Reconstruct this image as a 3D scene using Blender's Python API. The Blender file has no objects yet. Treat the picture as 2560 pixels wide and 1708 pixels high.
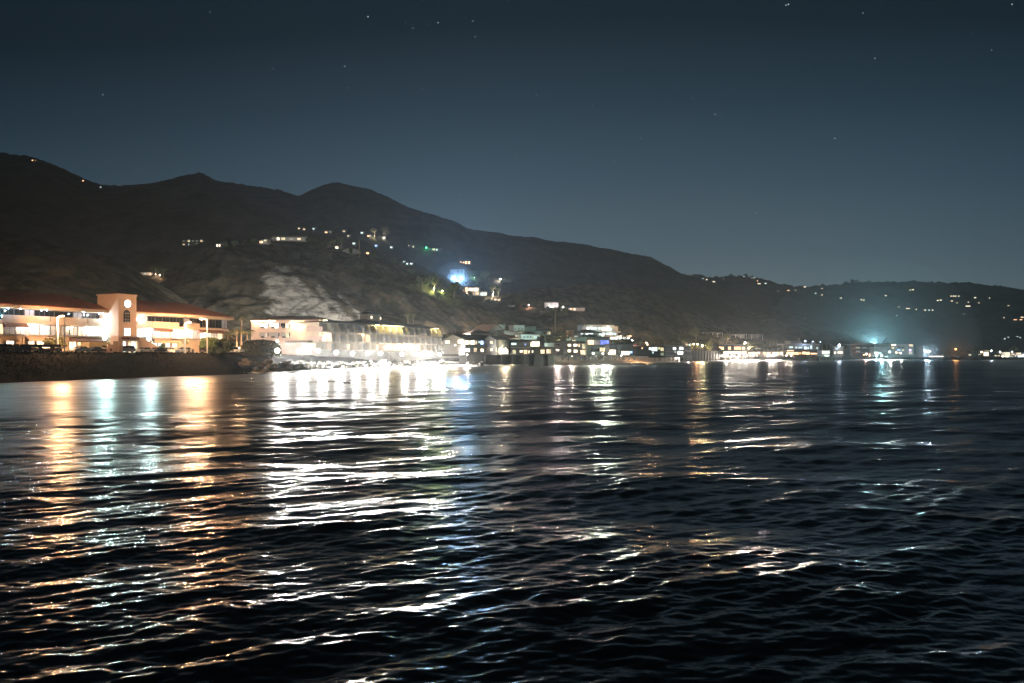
import bpy, bmesh, math, random
import numpy as np
from mathutils import Vector, Matrix
from mathutils.bvhtree import BVHTree
from mathutils import noise as mn

# ------------------------------------------------------------------ camera
F, CX, HY, H = 1991.0, 1280.0, 888.0, 5.2      # focal length in photo pixels, centre column, horizon row, eye height
sc = bpy.context.scene
COL = sc.collection
cam = bpy.data.objects.new('camera', bpy.data.cameras.new('camera'))
COL.objects.link(cam)
cam.location = (0, 0, H)
cam.rotation_euler = (math.radians(90), 0, 0)
cam.data.lens = 28.0
cam.data.sensor_width = 36.0
cam.data.shift_y = (HY - 854.0) / 2560.0
cam.data.clip_start = 0.5
cam.data.clip_end = 20000
sc.camera = cam

# ------------------------------------------------------------------ world: night sky
W = bpy.data.worlds.new('World'); sc.world = W; W.use_nodes = True
nt = W.node_tree; nt.nodes.clear(); N = nt.nodes; L = nt.links
def nd(t, **k):
    n = N.new(t)
    for a, b in k.items(): setattr(n, a, b)
    return n
out = nd('ShaderNodeOutputWorld'); bg = nd('ShaderNodeBackground')
tc = nd('ShaderNodeTexCoord'); sep = nd('ShaderNodeSeparateXYZ')
L.new(tc.outputs['Generated'], sep.inputs[0])
ramp = nd('ShaderNodeValToRGB')

els = ramp.color_ramp.elements
stops = [(0.0, (.175, .225, .235)), (.055, (.160, .218, .240)), (.13, (.090, .146, .188)), (.22, (.042, .084, .124)),
         (.32, (.0145, .040, .066)), (.42, (.0030, .0140, .0250)), (1.0, (.002, .008, .014))]
while len(els) < len(stops): els.new(0.5)
for e, (p, c) in zip(els, stops): e.position = p; e.color = (*c, 1)
# the glow of the coast is strongest low over the headland and falls off to both sides, corner vignetting included
glow_dir = Vector(((1420 - CX) / F, 1, 0.05)).normalized()
dot = nd('ShaderNodeVectorMath', operation='DOT_PRODUCT'); L.new(tc.outputs['Generated'], dot.inputs[0]); dot.inputs[1].default_value = glow_dir
mr = nd('ShaderNodeMapRange'); L.new(dot.outputs['Value'], mr.inputs[0])
mr.inputs[1].default_value = .72; mr.inputs[2].default_value = 1.0; mr.inputs[3].default_value = .8; mr.inputs[4].default_value = 1.0
mz = nd('ShaderNodeMapRange'); L.new(dot.outputs['Value'], mz.inputs[0])      # and darkens sooner with height away from it, imitating vignetting
mz.inputs[1].default_value = .6; mz.inputs[2].default_value = 1.0; mz.inputs[3].default_value = 1.62; mz.inputs[4].default_value = 1.0
mzz = nd('ShaderNodeMath', operation='MULTIPLY'); L.new(mz.outputs[0], mzz.inputs[0]); L.new(sep.outputs['Z'], mzz.inputs[1]); L.new(mzz.outputs[0], ramp.inputs[0])
mul = nd('ShaderNodeVectorMath', operation='SCALE'); L.new(ramp.outputs[0], mul.inputs[0]); L.new(mr.outputs[0], mul.inputs['Scale'])
sky = nd('ShaderNodeTexSky', sky_type='NISHITA', sun_disc=False)
sky.sun_elevation = math.radians(-6); sky.sun_rotation = math.radians(60)
skm = nd('ShaderNodeVectorMath', operation='SCALE'); L.new(sky.outputs[0], skm.inputs[0]); skm.inputs['Scale'].default_value = 0.02
add = nd('ShaderNodeVectorMath', operation='ADD'); L.new(mul.outputs[0], add.inputs[0]); L.new(skm.outputs[0], add.inputs[1])
# faint stars: one small dot per voronoi cell, most of them below the threshold
vo = nd('ShaderNodeTexVoronoi', voronoi_dimensions='3D', feature='F1'); vo.inputs['Scale'].default_value = 55
L.new(tc.outputs['Generated'], vo.inputs['Vector'])
sepc = nd('ShaderNodeSeparateColor'); L.new(vo.outputs['Color'], sepc.inputs[0])
m1 = nd('ShaderNodeMapRange'); L.new(vo.outputs['Distance'], m1.inputs[0])
m1.inputs[1].default_value = .05; m1.inputs[2].default_value = .02; m1.inputs[3].default_value = 0; m1.inputs[4].default_value = 1
m2 = nd('ShaderNodeMapRange'); L.new(sepc.outputs[0], m2.inputs[0])
m2.inputs[1].default_value = .88; m2.inputs[2].default_value = 1; m2.inputs[3].default_value = 0; m2.inputs[4].default_value = .35
ms = nd('ShaderNodeMath', operation='MULTIPLY'); L.new(m1.outputs[0], ms.inputs[0]); L.new(m2.outputs[0], ms.inputs[1])
prev = ms.outputs[0]
for x, y, b in [(920,42,1.6),(1095,57,1.3),(862,166,1.4),(682,172,.9),(257,237,1.2),(1182,53,.7),(1188,92,.8),(1032,71,.6),(1341,238,.9),(1788,286,.9),
                (2087,346,1.2),(1602,346,.9),(1890,533,1.0),(1614,625,1.1),(1586,493,.6),(1971,11,1.8),(1965,13,1.2),(2530,11,1.1),(2187,146,.8),(1482,265,.6),
                (1732,246,.7),(1538,403,.6),(1290,386,.6),(1150,487,.5),(525,30,.5),(870,220,.6),(1811,463,.6),(1055,224,.6),(2157,33,.6),(1810,300,.5)]:
    d = Vector(((x - CX) / F, 1, (HY - y) / F)).normalized()
    dn = nd('ShaderNodeVectorMath', operation='DISTANCE'); L.new(tc.outputs['Generated'], dn.inputs[0]); dn.inputs[1].default_value = d
    mp = nd('ShaderNodeMapRange'); L.new(dn.outputs['Value'], mp.inputs[0])
    mp.inputs[1].default_value = .0009; mp.inputs[2].default_value = .0004; mp.inputs[3].default_value = 0; mp.inputs[4].default_value = b * .45
    ad = nd('ShaderNodeMath', operation='ADD'); L.new(prev, ad.inputs[0]); L.new(mp.outputs[0], ad.inputs[1]); prev = ad.outputs[0]
sv = nd('ShaderNodeCombineXYZ')
sx = nd('ShaderNodeMath', operation='MULTIPLY'); L.new(prev, sx.inputs[0]); sx.inputs[1].default_value = .85
L.new(sx.outputs[0], sv.inputs[0]); L.new(prev, sv.inputs[1]); L.new(prev, sv.inputs[2])
fin = nd('ShaderNodeVectorMath', operation='ADD'); L.new(add.outputs[0], fin.inputs[0]); L.new(sv.outputs[0], fin.inputs[1])
L.new(fin.outputs[0], bg.inputs[0]); bg.inputs[1].default_value = .9
L.new(bg.outputs[0], out.inputs[0])

sc.view_settings.view_transform = 'Standard'; sc.view_settings.look = 'None'
sc.view_settings.exposure = 0; sc.view_settings.gamma = 1; sc.view_settings.use_curve_mapping = False
cy = sc.cycles
cy.use_denoising = True
cy.max_bounces = 5; cy.diffuse_bounces = 2; cy.glossy_bounces = 3; cy.transmission_bounces = 2; cy.volume_bounces = 0; cy.transparent_max_bounces = 8
cy.sample_clamp_indirect = 4; cy.sample_clamp_direct = 0
cy.caustics_reflective = False; cy.caustics_refractive = False

# ------------------------------------------------------------------ helpers
R = random.Random(7)
def pt(px, py, d):
    """point of the world seen at a photo pixel at depth d"""
    return Vector(((px - CX) / F * d, d, H + (HY - py) / F * d))
def zat(py, d): return H + (HY - py) / F * d
def interp(x, tab, k):
    xs = [t[0] for t in tab]; ys = [t[k] for t in tab]
    return float(np.interp(x, xs, ys))

_m = {}
def mat(name, col=(.5, .5, .5), rough=.8, metal=0, noise=0, nscale=2.0, emit=None, strength=0, bump=0, bscale=8, sample=True, spec=None):
    if name in _m: return _m[name]
    m = bpy.data.materials.new(name); m.use_nodes = True; _m[name] = m
    t = m.node_tree; b = t.nodes['Principled BSDF']
    b.inputs['Base Color'].default_value = (*col, 1); b.inputs['Roughness'].default_value = rough; b.inputs['Metallic'].default_value = metal
    if spec is not None: b.inputs['Specular IOR Level'].default_value = spec
    if noise or bump:
        tcn = t.nodes.new('ShaderNodeTexCoord')
    if noise:
        nz = t.nodes.new('ShaderNodeTexNoise'); nz.inputs['Scale'].default_value = nscale; nz.inputs['Detail'].default_value = 5; nz.inputs['Roughness'].default_value = .65
        t.links.new(tcn.outputs['Object'], nz.inputs['Vector'])
        r = t.nodes.new('ShaderNodeValToRGB'); r.color_ramp.elements[0].position = .3; r.color_ramp.elements[1].position = .72
        r.color_ramp.elements[0].color = (*[c * (1 - noise) for c in col], 1); r.color_ramp.elements[1].color = (*[min(.9, c * (1 + noise)) for c in col], 1)
        t.links.new(nz.outputs[0], r.inputs[0]); t.links.new(r.outputs[0], b.inputs['Base Color'])
    if bump:
        nb = t.nodes.new('ShaderNodeTexNoise'); nb.inputs['Scale'].default_value = bscale; nb.inputs['Detail'].default_value = 6
        t.links.new(tcn.outputs['Object'], nb.inputs['Vector'])
        bp = t.nodes.new('ShaderNodeBump'); bp.inputs['Strength'].default_value = bump; bp.inputs['Distance'].default_value = .3
        t.links.new(nb.outputs[0], bp.inputs['Height']); t.links.new(bp.outputs[0], b.inputs['Normal'])
    if emit:
        b.inputs['Emission Color'].default_value = (*emit, 1); b.inputs['Emission Strength'].default_value = strength
    if not sample: m.cycles.emission_sampling = 'NONE'
    return m

def tag(o, label=None, cat=None, group=None, kind=None):
    if label: o['label'] = label
    if cat: o['category'] = cat
    if group: o['group'] = group
    if kind: o['kind'] = kind
    return o

class MB:
    """collects shapes into one mesh object"""
    def __init__(s): s.v = []; s.f = []; s.mi = []
    def add(s, vs, fs, m=0):
        o = len(s.v); s.v += [tuple(v) for v in vs]; s.f += [tuple(i + o for i in f) for f in fs]; s.mi += [m] * len(fs); return s
    def box(s, x0, x1, y0, y1, z0, z1, m=0):
        v = [(x, y, z) for z in (z0, z1) for y in (y0, y1) for x in (x0, x1)]
        return s.add(v, [(0, 2, 3, 1), (4, 5, 7, 6), (0, 1, 5, 4), (1, 3, 7, 5), (3, 2, 6, 7), (2, 0, 4, 6)], m)
    def prism(s, pts, a, b, axis='y', m=0):
        """pts: outline; extruded from a to b along the axis ('y': pts are (x,z); 'x': (y,z); 'z': (x,y))"""
        n = len(pts)
        f = {'y': lambda p, t: (p[0], t, p[1]), 'x': lambda p, t: (t, p[0], p[1]), 'z': lambda p, t: (p[0], p[1], t)}[axis]
        v = [f(p, a) for p in pts] + [f(p, b) for p in pts]
        fs = [tuple(range(n))[::-1], tuple(range(n, 2 * n))] + [(i, (i + 1) % n, (i + 1) % n + n, i + n) for i in range(n)]
        return s.add(v, fs, m)
    def cyl(s, p0, p1, r0, r1=None, n=8, m=0):
        p0 = Vector(p0); p1 = Vector(p1); r1 = r0 if r1 is None else r1
        d = (p1 - p0).normalized(); a = d.orthogonal().normalized(); b = d.cross(a)
        v = []
        for p, r in ((p0, r0), (p1, r1)):
            v += [p + (a * math.cos(2 * math.pi * i / n) + b * math.sin(2 * math.pi * i / n)) * r for i in range(n)]
        fs = [(i, (i + 1) % n, (i + 1) % n + n, i + n) for i in range(n)] + [tuple(range(n))[::-1], tuple(range(n, 2 * n))]
        return s.add(v, fs, m)
    def ball(s, c, r, m=0, sx=1, sy=1, sz=1, n=8, k=5):
        v = []; c = Vector(c)
        for j in range(k + 1):
            t = math.pi * j / k
            for i in range(n):
                a = 2 * math.pi * i / n
                v.append((c.x + r * sx * math.sin(t) * math.cos(a), c.y + r * sy * math.sin(t) * math.sin(a), c.z + r * sz * math.cos(t)))
        fs = [(j * n + i, (j + 1) * n + i, (j + 1) * n + (i + 1) % n, j * n + (i + 1) % n) for j in range(k) for i in range(n)]
        return s.add(v, fs, m)
    def build(s, name, mats, parent=None, loc=None, rz=0, smooth=False):
        me = bpy.data.meshes.new(name); me.from_pydata(s.v, [], s.f)
        if not isinstance(mats, (list, tuple)): mats = [mats]
        for m in mats: me.materials.append(m)
        if len(mats) > 1: me.polygons.foreach_set('material_index', s.mi)
        bm = bmesh.new(); bm.from_mesh(me); bmesh.ops.recalc_face_normals(bm, faces=bm.faces); bm.to_mesh(me); bm.free()
        if smooth: me.polygons.foreach_set('use_smooth', [True] * len(me.polygons))
        me.update()
        o = bpy.data.objects.new(name, me); COL.objects.link(o)
        if parent: o.parent = parent
        if loc is not None: o.location = loc
        if rz: o.rotation_euler = (0, 0, rz)
        return o

def empty(name, loc, rz=0):
    o = bpy.data.objects.new(name, None); COL.objects.link(o); o.location = loc; o.rotation_euler = (0, 0, rz); o.empty_display_size = .5
    return o
def copy_tree(o, parent=None):
    c = o.copy(); COL.objects.link(c)
    if parent: c.parent = parent
    for ch in list(o.children):
        if ch.parent is o: copy_tree(ch, c)
    return c

class Frame:
    """a facade line through two plan points given by photo column and depth; x runs along it, y inland, z up from z0"""
    def __init__(s, pa, da, pb, db, z0):
        A = Vector(((pa - CX) / F * da, da)); B = Vector(((pb - CX) / F * db, db))
        s.A = A; s.u = (B - A).normalized(); s.n = Vector((-s.u.y, s.u.x)); s.z0 = z0; s.len = (B - A).length
        s.rz = math.atan2(s.u.y, s.u.x)
    def x(s, px, y=0.0):
        r = (px - CX) / F; o = s.A + s.n * y
        # o + t u on the ray X = r Y
        return (r * o.y - o.x) / (s.u.x - r * s.u.y)
    def Y(s, x, y=0.0): return s.A.y + s.u.y * x + s.n.y * y
    def z(s, py, x, y=0.0): return H + (HY - py) / F * s.Y(x, y) - s.z0
    def root(s, name): return empty(name, (s.A.x, s.A.y, s.z0), s.rz)
    def world(s, x, y, z): p = s.A + s.u * x + s.n * y; return Vector((p.x, p.y, s.z0 + z))

# ------------------------------------------------------------------ the shoreline: column -> depth of the water's edge
SHORE = [(-900, 84), (-500, 108), (0, 146), (250, 172), (500, 203), (600, 215), (700, 232), (780, 252), (860, 272), (1000, 314), (1130, 345), (1250, 362),
         (1450, 414), (1640, 545), (1800, 690), (2000, 745), (2240, 800), (2560, 941), (3000, 1150), (3600, 1500)]
def shore(px): return interp(px, SHORE, 1)

# ------------------------------------------------------------------ water
def fbm(X, Y, seed, base, octs, rough=.5, ridged=False):
    """cheap value-noise fbm on arrays"""
    rng = np.random.default_rng(seed); out = np.zeros_like(X); amp = 1.0; tot = 0
    tab = rng.random((256, 256))
    for o in range(octs):
        x = X / base + 37.1 * o; y = Y / base + 11.7 * o
        xi = np.floor(x).astype(int); yi = np.floor(y).astype(int); fx = x - xi; fy = y - yi
        fx = fx * fx * (3 - 2 * fx); fy = fy * fy * (3 - 2 * fy)
        a = tab[xi % 256, yi % 256]; b = tab[(xi + 1) % 256, yi % 256]; c = tab[xi % 256, (yi + 1) % 256]; d = tab[(xi + 1) % 256, (yi + 1) % 256]
        v = (a * (1 - fx) + b * fx) * (1 - fy) + (c * (1 - fx) + d * fx) * fy
        v = v * 2 - 1
        if ridged: v = 1 - 2 * np.abs(v)
        out += v * amp; tot += amp; amp *= rough; base *= .5
    return out / tot

def water():
    rng = np.random.default_rng(11)
    cols = np.concatenate([np.arange(-2600, -420, 16.), np.arange(-420, 2980.1, 2.9), np.arange(2994, 5200, 16.)])
    ys = np.concatenate([np.arange(HY + 1330, HY + 200, -1.7), np.arange(HY + 200, HY + 60, -.9), np.arange(HY + 60, HY + 8, -.42), np.array([HY + 7, HY + 6, HY + 5, HY + 4, HY + 3, HY + 2.4])])
    d = (H * F / (ys - HY)).astype(np.float64)
    X = ((cols - CX) / F)[None, :] * d[:, None]; Y = np.repeat(d[:, None], len(cols), 1)
    dd = (d * d / (H * F) * 1.35)[:, None]              # depth covered by about one picture row
    dx = np.gradient(cols)[None, :] / F * d[:, None]
    nW = 110
    lam = np.exp(np.linspace(math.log(17), math.log(.22), nW)) * rng.uniform(.93, 1.07, nW)
    main = math.atan2(.93, -.36)
    Z = np.zeros_like(X); lost = np.zeros_like(X); Lf = np.zeros_like(X); mod = 1.0; nl = 0
    for l in lam:
        spread = .72 if l > 3 else (.55 if l > 1 else .50)
        th = main + rng.normal(0, spread)
        k = 2 * math.pi / l
        s = .0052 if l > 6 else (.0074 if l > 2.8 else (.0165 if l > 1.1 else .0235))
        a = s / k
        kx, ky = k * math.cos(th), k * math.sin(th)
        ph = rng.uniform(0, 2 * math.pi)
        step = np.abs(ky * dd) + np.abs(kx * ((cols - CX) / F)[None, :] * dd) * .6
        step = np.maximum(step, np.abs(kx * dx))
        att = np.clip((3.1 - step) / 1.6, 0, 1); att = att * att * (3 - 2 * att)
        p = kx * X + ky * Y + ph
        w = np.sin(p)
        if l > 2.8:
            Lf += att * np.sin(p + .9); nl += 1
            Z += a * att * (w + .12 * np.cos(2 * p)); lost += (s * s / 2) * (1 - att * att)
        else:
            if isinstance(mod, float):      # short waves ride on the faces of the long ones and come in gusts
                Lf /= math.sqrt(nl / 2)
                gust = fbm(X * .6 + 500, Y + 500, 5, 30, 3, .6) * 1.1 + fbm(X * .5 + 900, Y + 300, 6, 9, 3, .6) * .9
                mod = np.clip(1.0 + .28 * Lf + .42 * gust, .5, 1.7)
            Z += a * att * mod * w
            lost += (s * s / 2) * (1 - att * att) * mod * mod
    # the sea lies down towards the shore line
    nr, nc = X.shape
    co = np.empty((nr * nc, 3), np.float32); co[:, 0] = X.ravel(); co[:, 1] = Y.ravel(); co[:, 2] = Z.ravel()
    idx = np.arange(nr * nc).reshape(nr, nc)
    q = np.stack([idx[:-1, :-1], idx[:-1, 1:], idx[1:, 1:], idx[1:, :-1]], -1).reshape(-1, 4).astype(np.int32)
    me = bpy.data.meshes.new('sea_water')
    me.vertices.add(len(co)); me.vertices.foreach_set('co', co.ravel())
    me.loops.add(q.size); me.loops.foreach_set('vertex_index', q.ravel())
    me.polygons.add(len(q)); me.polygons.foreach_set('loop_start', np.arange(0, q.size, 4, dtype=np.int32))
    me.update(calc_edges=True)
    me.polygons.foreach_set('use_smooth', np.ones(len(q), bool))
    at = me.attributes.new('chop', 'FLOAT', 'POINT')
    var = lost.ravel() * .33 + .0004
    at.data.foreach_set('value', np.sqrt(np.sqrt(2 * var)).astype(np.float32))
    m = bpy.data.materials.new('sea_water'); m.use_nodes = True; t = m.node_tree; b = t.nodes['Principled BSDF']
    b.inputs['Base Color'].default_value = (.004, .010, .012, 1); b.inputs['IOR'].default_value = 1.33
    an = t.nodes.new('ShaderNodeAttribute'); an.attribute_name = 'chop'
    t.links.new(an.outputs['Fac'], b.inputs['Roughness'])
    geo = t.nodes.new('ShaderNodeNewGeometry')
    h = None
    for scl, st, dist in ((9.0, (1, 1, 1), .0035), (2.2, (1, 1, 1), .011), (.42, (.55, 1.25, 1), .05)):
        mp = t.nodes.new('ShaderNodeMapping'); mp.inputs['Scale'].default_value = st; mp.inputs['Rotation'].default_value = (0, 0, .6)
        t.links.new(geo.outputs['Position'], mp.inputs[0])
        nz = t.nodes.new('ShaderNodeTexNoise'); nz.inputs['Scale'].default_value = scl; nz.inputs['Detail'].default_value = 2
        t.links.new(mp.outputs[0], nz.inputs['Vector'])
        mu = t.nodes.new('ShaderNodeMath'); mu.operation = 'MULTIPLY'; mu.inputs[1].default_value = dist * 2.0; t.links.new(nz.outputs[0], mu.inputs[0])
        if h is None: h = mu.outputs[0]
        else:
            ad = t.nodes.new('ShaderNodeMath'); ad.operation = 'ADD'; t.links.new(h, ad.inputs[0]); t.links.new(mu.outputs[0], ad.inputs[1]); h = ad.outputs[0]
    bp = t.nodes.new('ShaderNodeBump'); bp.inputs['Strength'].default_value = 1; bp.inputs['Distance'].default_value = 1
    t.links.new(h, bp.inputs['Height']); t.links.new(bp.outputs[0], b.inputs['Normal'])
    me.materials.append(m)
    o = bpy.data.objects.new('sea_water', me); COL.objects.link(o); tag(o, kind='structure')
    # the open sea all round, half a metre lower than the troughs
    sb = MB(); sb.add([(-8800, -380, -1.3), (9300, -380, -1.3), (9300, 4420, -1.3), (-8800, 4420, -1.3)], [(0, 1, 2, 3)])
    so = sb.build('seabed', mat('seabed', (.02, .025, .025), .6)); tag(so, kind='structure')
water()
# ------------------------------------------------------------------ land and hills
def veg_mat(name, a, b_, rock=None, scale=.05):
    """scrub over earth; 'bare' attribute uncovers pale rock"""
    m = bpy.data.materials.new(name); m.use_nodes = True; t = m.node_tree; b = t.nodes['Principled BSDF']
    b.inputs['Roughness'].default_value = 1; b.inputs['Specular IOR Level'].default_value = .1
    g = t.nodes.new('ShaderNodeNewGeometry')
    nz = t.nodes.new('ShaderNodeTexNoise'); nz.inputs['Scale'].default_value = scale; nz.inputs['Detail'].default_value = 8; nz.inputs['Roughness'].default_value = .7
    t.links.new(g.outputs['Position'], nz.inputs['Vector'])
    r = t.nodes.new('ShaderNodeValToRGB'); r.color_ramp.elements[0].position = .43; r.color_ramp.elements[1].position = .58
    r.color_ramp.elements[0].color = (*a, 1); r.color_ramp.elements[1].color = (*b_, 1)
    t.links.new(nz.outputs[0], r.inputs[0])
    colr = r.outputs[0]
    if rock:
        an = t.nodes.new('ShaderNodeAttribute'); an.attribute_name = 'bare'
        n2 = t.nodes.new('ShaderNodeTexNoise'); n2.inputs['Scale'].default_value = .11; n2.inputs['Detail'].default_value = 7; n2.inputs['Roughness'].default_value = .68
        mp = t.nodes.new('ShaderNodeMapping'); mp.inputs['Rotation'].default_value = (0, .7, 0); mp.inputs['Scale'].default_value = (.6, 1, 1.6)
        t.links.new(g.outputs['Position'], mp.inputs[0]); t.links.new(mp.outputs[0], n2.inputs['Vector'])
        ad = t.nodes.new('ShaderNodeMath'); ad.operation = 'ADD'; t.links.new(an.outputs['Fac'], ad.inputs[0]); t.links.new(n2.outputs[0], ad.inputs[1])
        r2 = t.nodes.new('ShaderNodeValToRGB'); r2.color_ramp.elements[0].position = .0; r2.color_ramp.elements[1].position = .0
        mr_ = t.nodes.new('ShaderNodeMapRange'); t.links.new(ad.outputs[0], mr_.inputs[0])
        mr_.inputs[1].default_value = .93; mr_.inputs[2].default_value = 1.12
        mx = t.nodes.new('ShaderNodeMix'); mx.data_type = 'RGBA'
        t.links.new(mr_.outputs[0], mx.inputs[0]); t.links.new(colr, mx.inputs[6])
        n3 = t.nodes.new('ShaderNodeTexNoise'); n3.inputs['Scale'].default_value = .22; n3.inputs['Detail'].default_value = 9; n3.inputs['Roughness'].default_value = .75
        t.links.new(mp.outputs[0], n3.inputs['Vector'])
        r3 = t.nodes.new('ShaderNodeValToRGB'); r3.color_ramp.elements[0].position = .42; r3.color_ramp.elements[1].position = .56
        r3.color_ramp.elements[0].color = (*[c * .35 for c in rock], 1); r3.color_ramp.elements[1].color = (*rock, 1)
        t.links.new(n3.outputs[0], r3.inputs[0]); t.links.new(r3.outputs[0], mx.inputs[7])
        colr = mx.outputs[2]
    t.links.new(colr, b.inputs['Base Color'])
    bp = t.nodes.new('ShaderNodeBump'); bp.inputs['Strength'].default_value = .8; bp.inputs['Distance'].default_value = 2.5
    n4 = t.nodes.new('ShaderNodeTexNoise'); n4.inputs['Scale'].default_value = .16; n4.inputs['Detail'].default_value = 6
    t.links.new(g.outputs['Position'], n4.inputs['Vector']); t.links.new(n4.outputs[0], bp.inputs['Height']); t.links.new(bp.outputs[0], b.inputs['Normal'])
    return m

LAND = []
def sheet(name, tab, rows, cols_step, prof, noise_amp, noise_base, seed, material, skyline=0, bare=None, back=.5, ridged=True, lean=0):
    """a hill: for each column the foot (depth, height) and the crest (depth, photo row), with relief, and the slope behind the crest.
       tab rows: (px, d_foot, z_foot, d_top, y_top)"""
    px0, px1 = tab[0][0], tab[-1][0]
    px = np.arange(px0, px1 + .1, cols_step)
    T = np.array([list(map(float, t)) for t in tab])
    df = np.interp(px, T[:, 0], T[:, 1]); zf = np.interp(px, T[:, 0], T[:, 2]); dt = np.interp(px, T[:, 0], T[:, 3]); yt = np.interp(px, T[:, 0], T[:, 4])
    zt = H + (HY - yt) / F * dt
    tt = np.concatenate([np.linspace(0, 1, rows), 1 + np.linspace(.04, 1, max(6, rows // 4))])
    t = tt[:, None]
    up = np.clip(t, 0, 1); bk = np.clip(t - 1, 0, 1)
    span = (dt - df)[None, :]
    D = df[None, :] + span * up + bk * span * back * 2
    rise = np.interp(up.ravel(), [p[0] for p in prof], [p[1] for p in prof])[:, None]
    Z = zf[None, :] + (zt - zf)[None, :] * rise - bk * np.maximum(0, (zt - zf))[None, :] * .7
    X = ((px - CX) / F)[None, :] * D; Y = D
    env = np.clip(up * 6, 0, 1) * np.where(t <= 1, np.clip((1 - up) * 3.5, 0, 1), np.clip(bk * 3, 0, 1))
    n = fbm(X, Y, seed, noise_base, 6, .52, ridged)
    Z = Z + n * noise_amp * env
    if skyline:
        Z = Z + (fbm(X, Y, seed + 5, 9, 3, .7)) * skyline * np.clip(1 - np.abs(t - 1) * 4, 0.15, 1)
    X = X + fbm(X, Y, seed + 9, noise_base * .7, 3) * lean * env
    nr, nc = X.shape
    co = np.stack([X, Y, Z], -1).reshape(-1, 3).astype(np.float32)
    idx = np.arange(nr * nc).reshape(nr, nc)
    q = np.stack([idx[:-1, :-1], idx[:-1, 1:], idx[1:, 1:], idx[1:, :-1]], -1).reshape(-1, 4)
    me = bpy.data.meshes.new(name); me.from_pydata(co.tolist(), [], q.tolist())
    me.polygons.foreach_set('use_smooth', np.ones(len(q), bool))
    if bare is not None:
        PX = CX + F * X / Y; PY = HY - F * (Z - H) / Y
        at = me.attributes.new('bare', 'FLOAT', 'POINT'); at.data.foreach_set('value', bare(PX, PY).ravel().astype(np.float32))
    me.materials.append(material); me.update()
    o = bpy.data.objects.new(name, me); COL.objects.link(o); tag(o, kind='structure')
    LAND.append(BVHTree.FromPolygons(co.tolist(), q.tolist()))
    return o

def ground(px, py):
    """the first land point seen at this photo pixel"""
    d = Vector(((px - CX) / F, 1, (HY - py) / F)).normalized(); best = None
    for b in LAND:
        h = b.ray_cast(Vector((0, 0, H)), d)
        if h[0] is not None and (best is None or h[3] < best[1]): best = (h[0], h[3])
    return best[0] if best else None
def drop(x, y, default=6.0):
    best = None
    for b in LAND:
        h = b.ray_cast(Vector((x, y, 900)), Vector((0, 0, -1)))
        if h[0] is not None and (best is None or h[0].z > best): best = h[0].z
    return default if best is None else best

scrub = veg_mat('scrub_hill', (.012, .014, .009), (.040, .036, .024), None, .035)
scrub_near = veg_mat('scrub_bluff', (.030, .028, .017), (.115, .092, .06), (.50, .455, .39), .11)
dark_hill = veg_mat('far_scrub', (.014, .018, .014), (.030, .034, .026), None, .02)

def poly_soft(PX, PY, poly, soft):
    """signed softness inside a polygon (photo columns/rows of the bare patch)"""
    P = np.array(poly, float); inside = np.zeros(PX.shape, bool); dist = np.full(PX.shape, 1e9)
    n = len(P)
    for i in range(n):
        x0, y0 = P[i]; x1, y1 = P[(i + 1) % n]
        c = ((y0 > PY) != (y1 > PY)) & (PX < (x1 - x0) * (PY - y0) / ((y1 - y0) or 1e-9) + x0)
        inside ^= c
        t = np.clip(((PX - x0) * (x1 - x0) + (PY - y0) * (y1 - y0)) / ((x1 - x0) ** 2 + (y1 - y0) ** 2), 0, 1)
        dist = np.minimum(dist, np.hypot(PX - x0 - t * (x1 - x0), PY - y0 - t * (y1 - y0)))
    return np.where(inside, .5 + np.minimum(dist / soft, 1) * .5, .5 - np.minimum(dist / soft, 1) * .5)
def bare_fn(PX, PY):
    a = poly_soft(PX, PY, [(660, 684), (690, 668), (722, 672), (748, 698), (770, 720), (800, 748), (856, 804), (856, 850), (660, 850), (690, 806), (664, 775), (690, 752), (652, 735), (668, 712), (650, 698)], 30)
    b = poly_soft(PX, PY, [(780, 708), (800, 712), (850, 760), (885, 800), (900, 830), (880, 830), (840, 780), (800, 745)], 14) * .78
    c = poly_soft(PX, PY, [(822, 720), (850, 728), (890, 765), (925, 805), (905, 805), (865, 765)], 14) * .74
    return np.maximum(np.maximum(a, b), c)

# main range
RID = [(-900, 330), (-500, 370), (-200, 385), (0, 394), (82, 403), (142, 423), (207, 455), (261, 476), (305, 479), (349, 471), (425, 463), (470, 450), (507, 442), (545, 462),
       (610, 468), (697, 479), (746, 499), (784, 485), (844, 468), (926, 479), (970, 496), (1013, 521), (1062, 541), (1133, 567), (1177, 586), (1264, 594),
       (1329, 610), (1394, 619), (1471, 626), (1547, 637), (1623, 645), (1667, 667), (1699, 683), (1760, 700), (1860, 735), (1980, 790), (2100, 850), (2200, 886)]
tab = [(p, 430 + max(0, p - 1000) * .45, 8, 1500 + max(0, p - 1200) * .3, y) for p, y in RID]
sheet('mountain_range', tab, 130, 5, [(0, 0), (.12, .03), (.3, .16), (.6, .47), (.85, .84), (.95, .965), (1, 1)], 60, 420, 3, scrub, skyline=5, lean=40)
# far hills on the right
FAR = [(1450, 700), (1560, 690), (1680, 689), (1740, 688), (1786, 695), (1840, 690), (1895, 695), (1940, 708), (1990, 717), (2060, 716), (2120, 708), (2200, 706), (2290, 704), (2400, 707), (2500, 716), (2560, 725),
       (2800, 760), (3100, 800), (3600, 860)]
tab = [(p, 1000 + max(0, p - 1600) * .35, 6, 2300, y) for p, y in FAR]
sheet('far_hills', tab, 110, 5, [(0, 0), (.2, .1), (.5, .42), (.8, .82), (1, 1)], 30, 300, 8, dark_hill, skyline=10, lean=20)
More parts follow.
